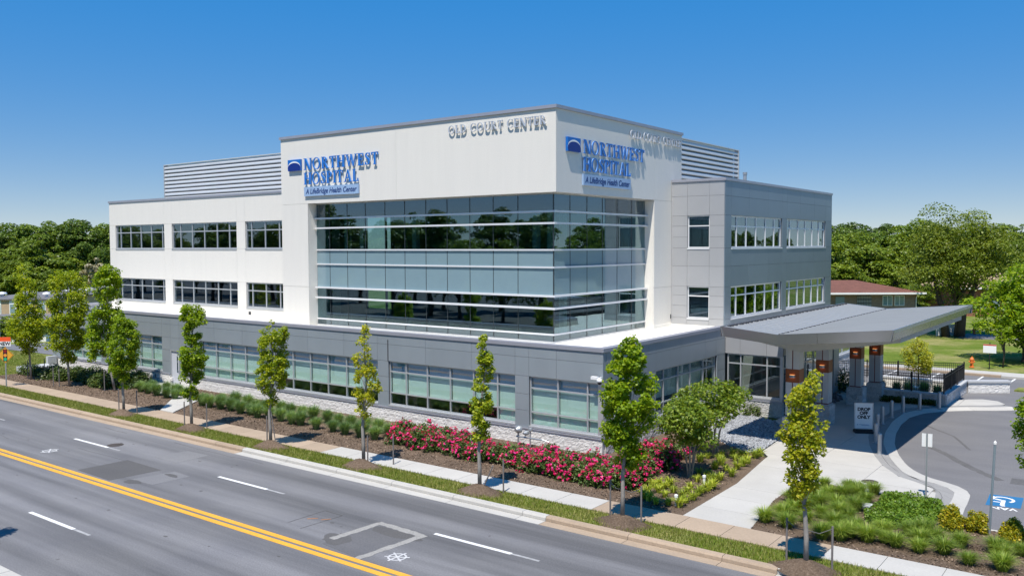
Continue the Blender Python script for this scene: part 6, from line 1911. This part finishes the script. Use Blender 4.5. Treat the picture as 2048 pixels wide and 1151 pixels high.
EAST = [(1, 1655, 150, 432, 1.1), (0, 1690, 160, 430, 1.1), (4, 1745, 165, 430, 1.1), (0, 1600, 150, 440, 1.2), (2, 1710, 125, 452, 1.25), (3, 1660, 118, 470, 1.2), (2, 1830, 130, 425, 1.0), (0, 1790, 140, 432, 1.1),
        (1, 1975, 170, 440, 1.2), (0, 2030, 165, 432, 1.2), (4, 2085, 160, 436, 1.2), (2, 2010, 140, 470, 1.2), (3, 2060, 125, 500, 1.3), (3, 1765, 122, 500, 1.2), (3, 1705, 116, 520, 1.2), (3, 1655, 114, 530, 1.2), (2, 1890, 150, 445, 1.1), (3, 1940, 135, 500, 1.1), (3, 1850, 112, 560, 1.0), (0, 2140, 160, 430, 1.3), (2, 1550, 160, 436, 1.3),
        (2, 1800, 126, 470, 1.1), (0, 1845, 128, 450, 1.1), (2, 1885, 124, 500, 1.2), (3, 1815, 116, 545, 1.2), (3, 1865, 118, 540, 1.2), (2, 1930, 130, 480, 1.1), (0, 1955, 145, 445, 1.1), (2, 1985, 128, 520, 1.0), (0, 1725, 140, 440, 1.1), (3, 2030, 118, 520, 1.1)]
for i, (k, px, d, py, wd) in enumerate(EAST):
    kind = ['tall dark', 'tall dark', 'rounded light green', 'bushy light green', 'tall open'][k]
    wood(k, px, d, top_at(py, d, px), kind + ' woodland tree behind the brick houses, %s in the wood' % (ORD[i]), wide=wd, group=G_E)
# pale flowering tree in the west wood
CT = big_tree_proto('flowering_tree', 1500, 2.0, 6.4, 1.5, M['leaf_bloom'], .34, 22, M['bark_dark'], 21)
p = cam_pt((190 - 1024) / 1731.2, 182)
CT.location = (p.x, p.y, -3.0)
CT.scale = (1.4, 1.4, (top_at(502, 182, 190) + 3) / 6.4)
CT['label'] = 'pale cream-coloured tree standing out in front of the dark west wood'
# large old olive-green tree with a forked trunk on the east lawn
OT = big_tree_proto('lawn_tree', 34000, 5.6, 13.4, 2.0, M['leaf_olive'], .185, 190, M['bark_dark'], 31, .35)
p = cam_pt((1912 - 1024) / 1731.2, 84)
OT.location = (p.x, p.y, 0)
OT['label'] = 'large old olive-green tree with a dark forked trunk on the east lawn'
mb = MB()
mb.tube([(-.75, -.3, -.2), (-1.0, -.4, 2.2), (-1.6, -.6, 4.6), (-2.2, -.3, 8)], [.42, .30, .20, .08], 9)
mb.tube([(.35, .2, -.2), (.6, .3, 2.4), (1.5, 1.1, 5.0), (2.0, 1.4, 8.6)], [.48, .34, .22, .08], 9)
mb.tube([(.6, .3, 2.4), (1.9, 1.2, 3.2), (3.2, 2.2, 4.6)], [.26, .22, .12], 8)
mb.build('limb', M['bark_dark'], OT, smooth=True, local=True)
# bright green tree at the edge of the lawn
ET = big_tree_proto('lawn_tree', 18000, 4.5, 7.8, .3, M['leaf_green'], .21, 100, M['bark_dark'], 41)
p = cam_pt((2052 - 1024) / 1731.2, 66)
ET.location = (p.x, p.y, 0)
ET['label'] = 'bright green spreading tree at the lawn edge behind the notice board'
ET.scale = (1.0, 1.0, .98)
FT3 = big_tree_proto('young_tree', 1500, .9, 3.4, 1.2, M['leaf_green'], .13, 22, M['bark_dark'], 42)
p = cam_pt((2009 - 1024) / 1731.2, 63)
FT3.location = (p.x, p.y, 0)
FT3['label'] = 'thin-stemmed young tree in the car park kerb by the notice board'
# bushes at the foot of the west buildings
for i, (px, d, top, lab) in enumerate(((12, 112, 615, 'dark round bush before the annex near the warning sign'), (60, 108, 640, 'dark bush behind the loose young tree'), (120, 112, 640, 'dark bush behind the broadest young tree'), (-40, 110, 625, 'dark bush at the west end of the annex'))):
    o = wood(3, px, d, top_at(660, d, px) + 2.2, lab, wide=1.6, group='dark bushes along the west car park')
    o['category'] = 'bush'
sheet('added_mirror_ground', rect(-260, 30, -70, 3.0), 0.0, M['asphalt_dark'])  # unseen dark ground, added to darken the reflections in the front glass
# the other side of the road, behind the viewpoint: seen only mirrored in the glass
for i in range(44):
    k = (0, 1, 2, 4, 3)[i % 5]
    x_, y_ = -165 + i * 3.6 + random.uniform(-2, 2), (-10 if i % 2 else -24) + random.uniform(-4, 4)
    o = copy_thing(PR[k], (x_, y_, 0), random.uniform(0, 6), 1, '%s tree across the road mirrored in the front glass, %s from the west' % ('near' if i % 2 else 'farther', ORD[i // 2]))
    s_ = random.uniform(.78, 1.1)
    o.scale = (s_, s_, s_)
    o['group'] = 'trees across the road mirrored in the glass'
for i in range(18):
    k = (0, 2, 1, 4, 3)[i % 5]
    o = copy_thing(PR[k], ((24 if i % 2 else 36) + random.uniform(-3, 3), 30 + i * 8.5, 0), random.uniform(0, 6), 1, 'tree east of the drive mirrored in the side glass, %s from the road' % ORD[i])
    s_ = random.uniform(.85, 1.12)
    o.scale = (s_, s_, s_)
    o['group'] = 'trees east of the drive mirrored in the glass'
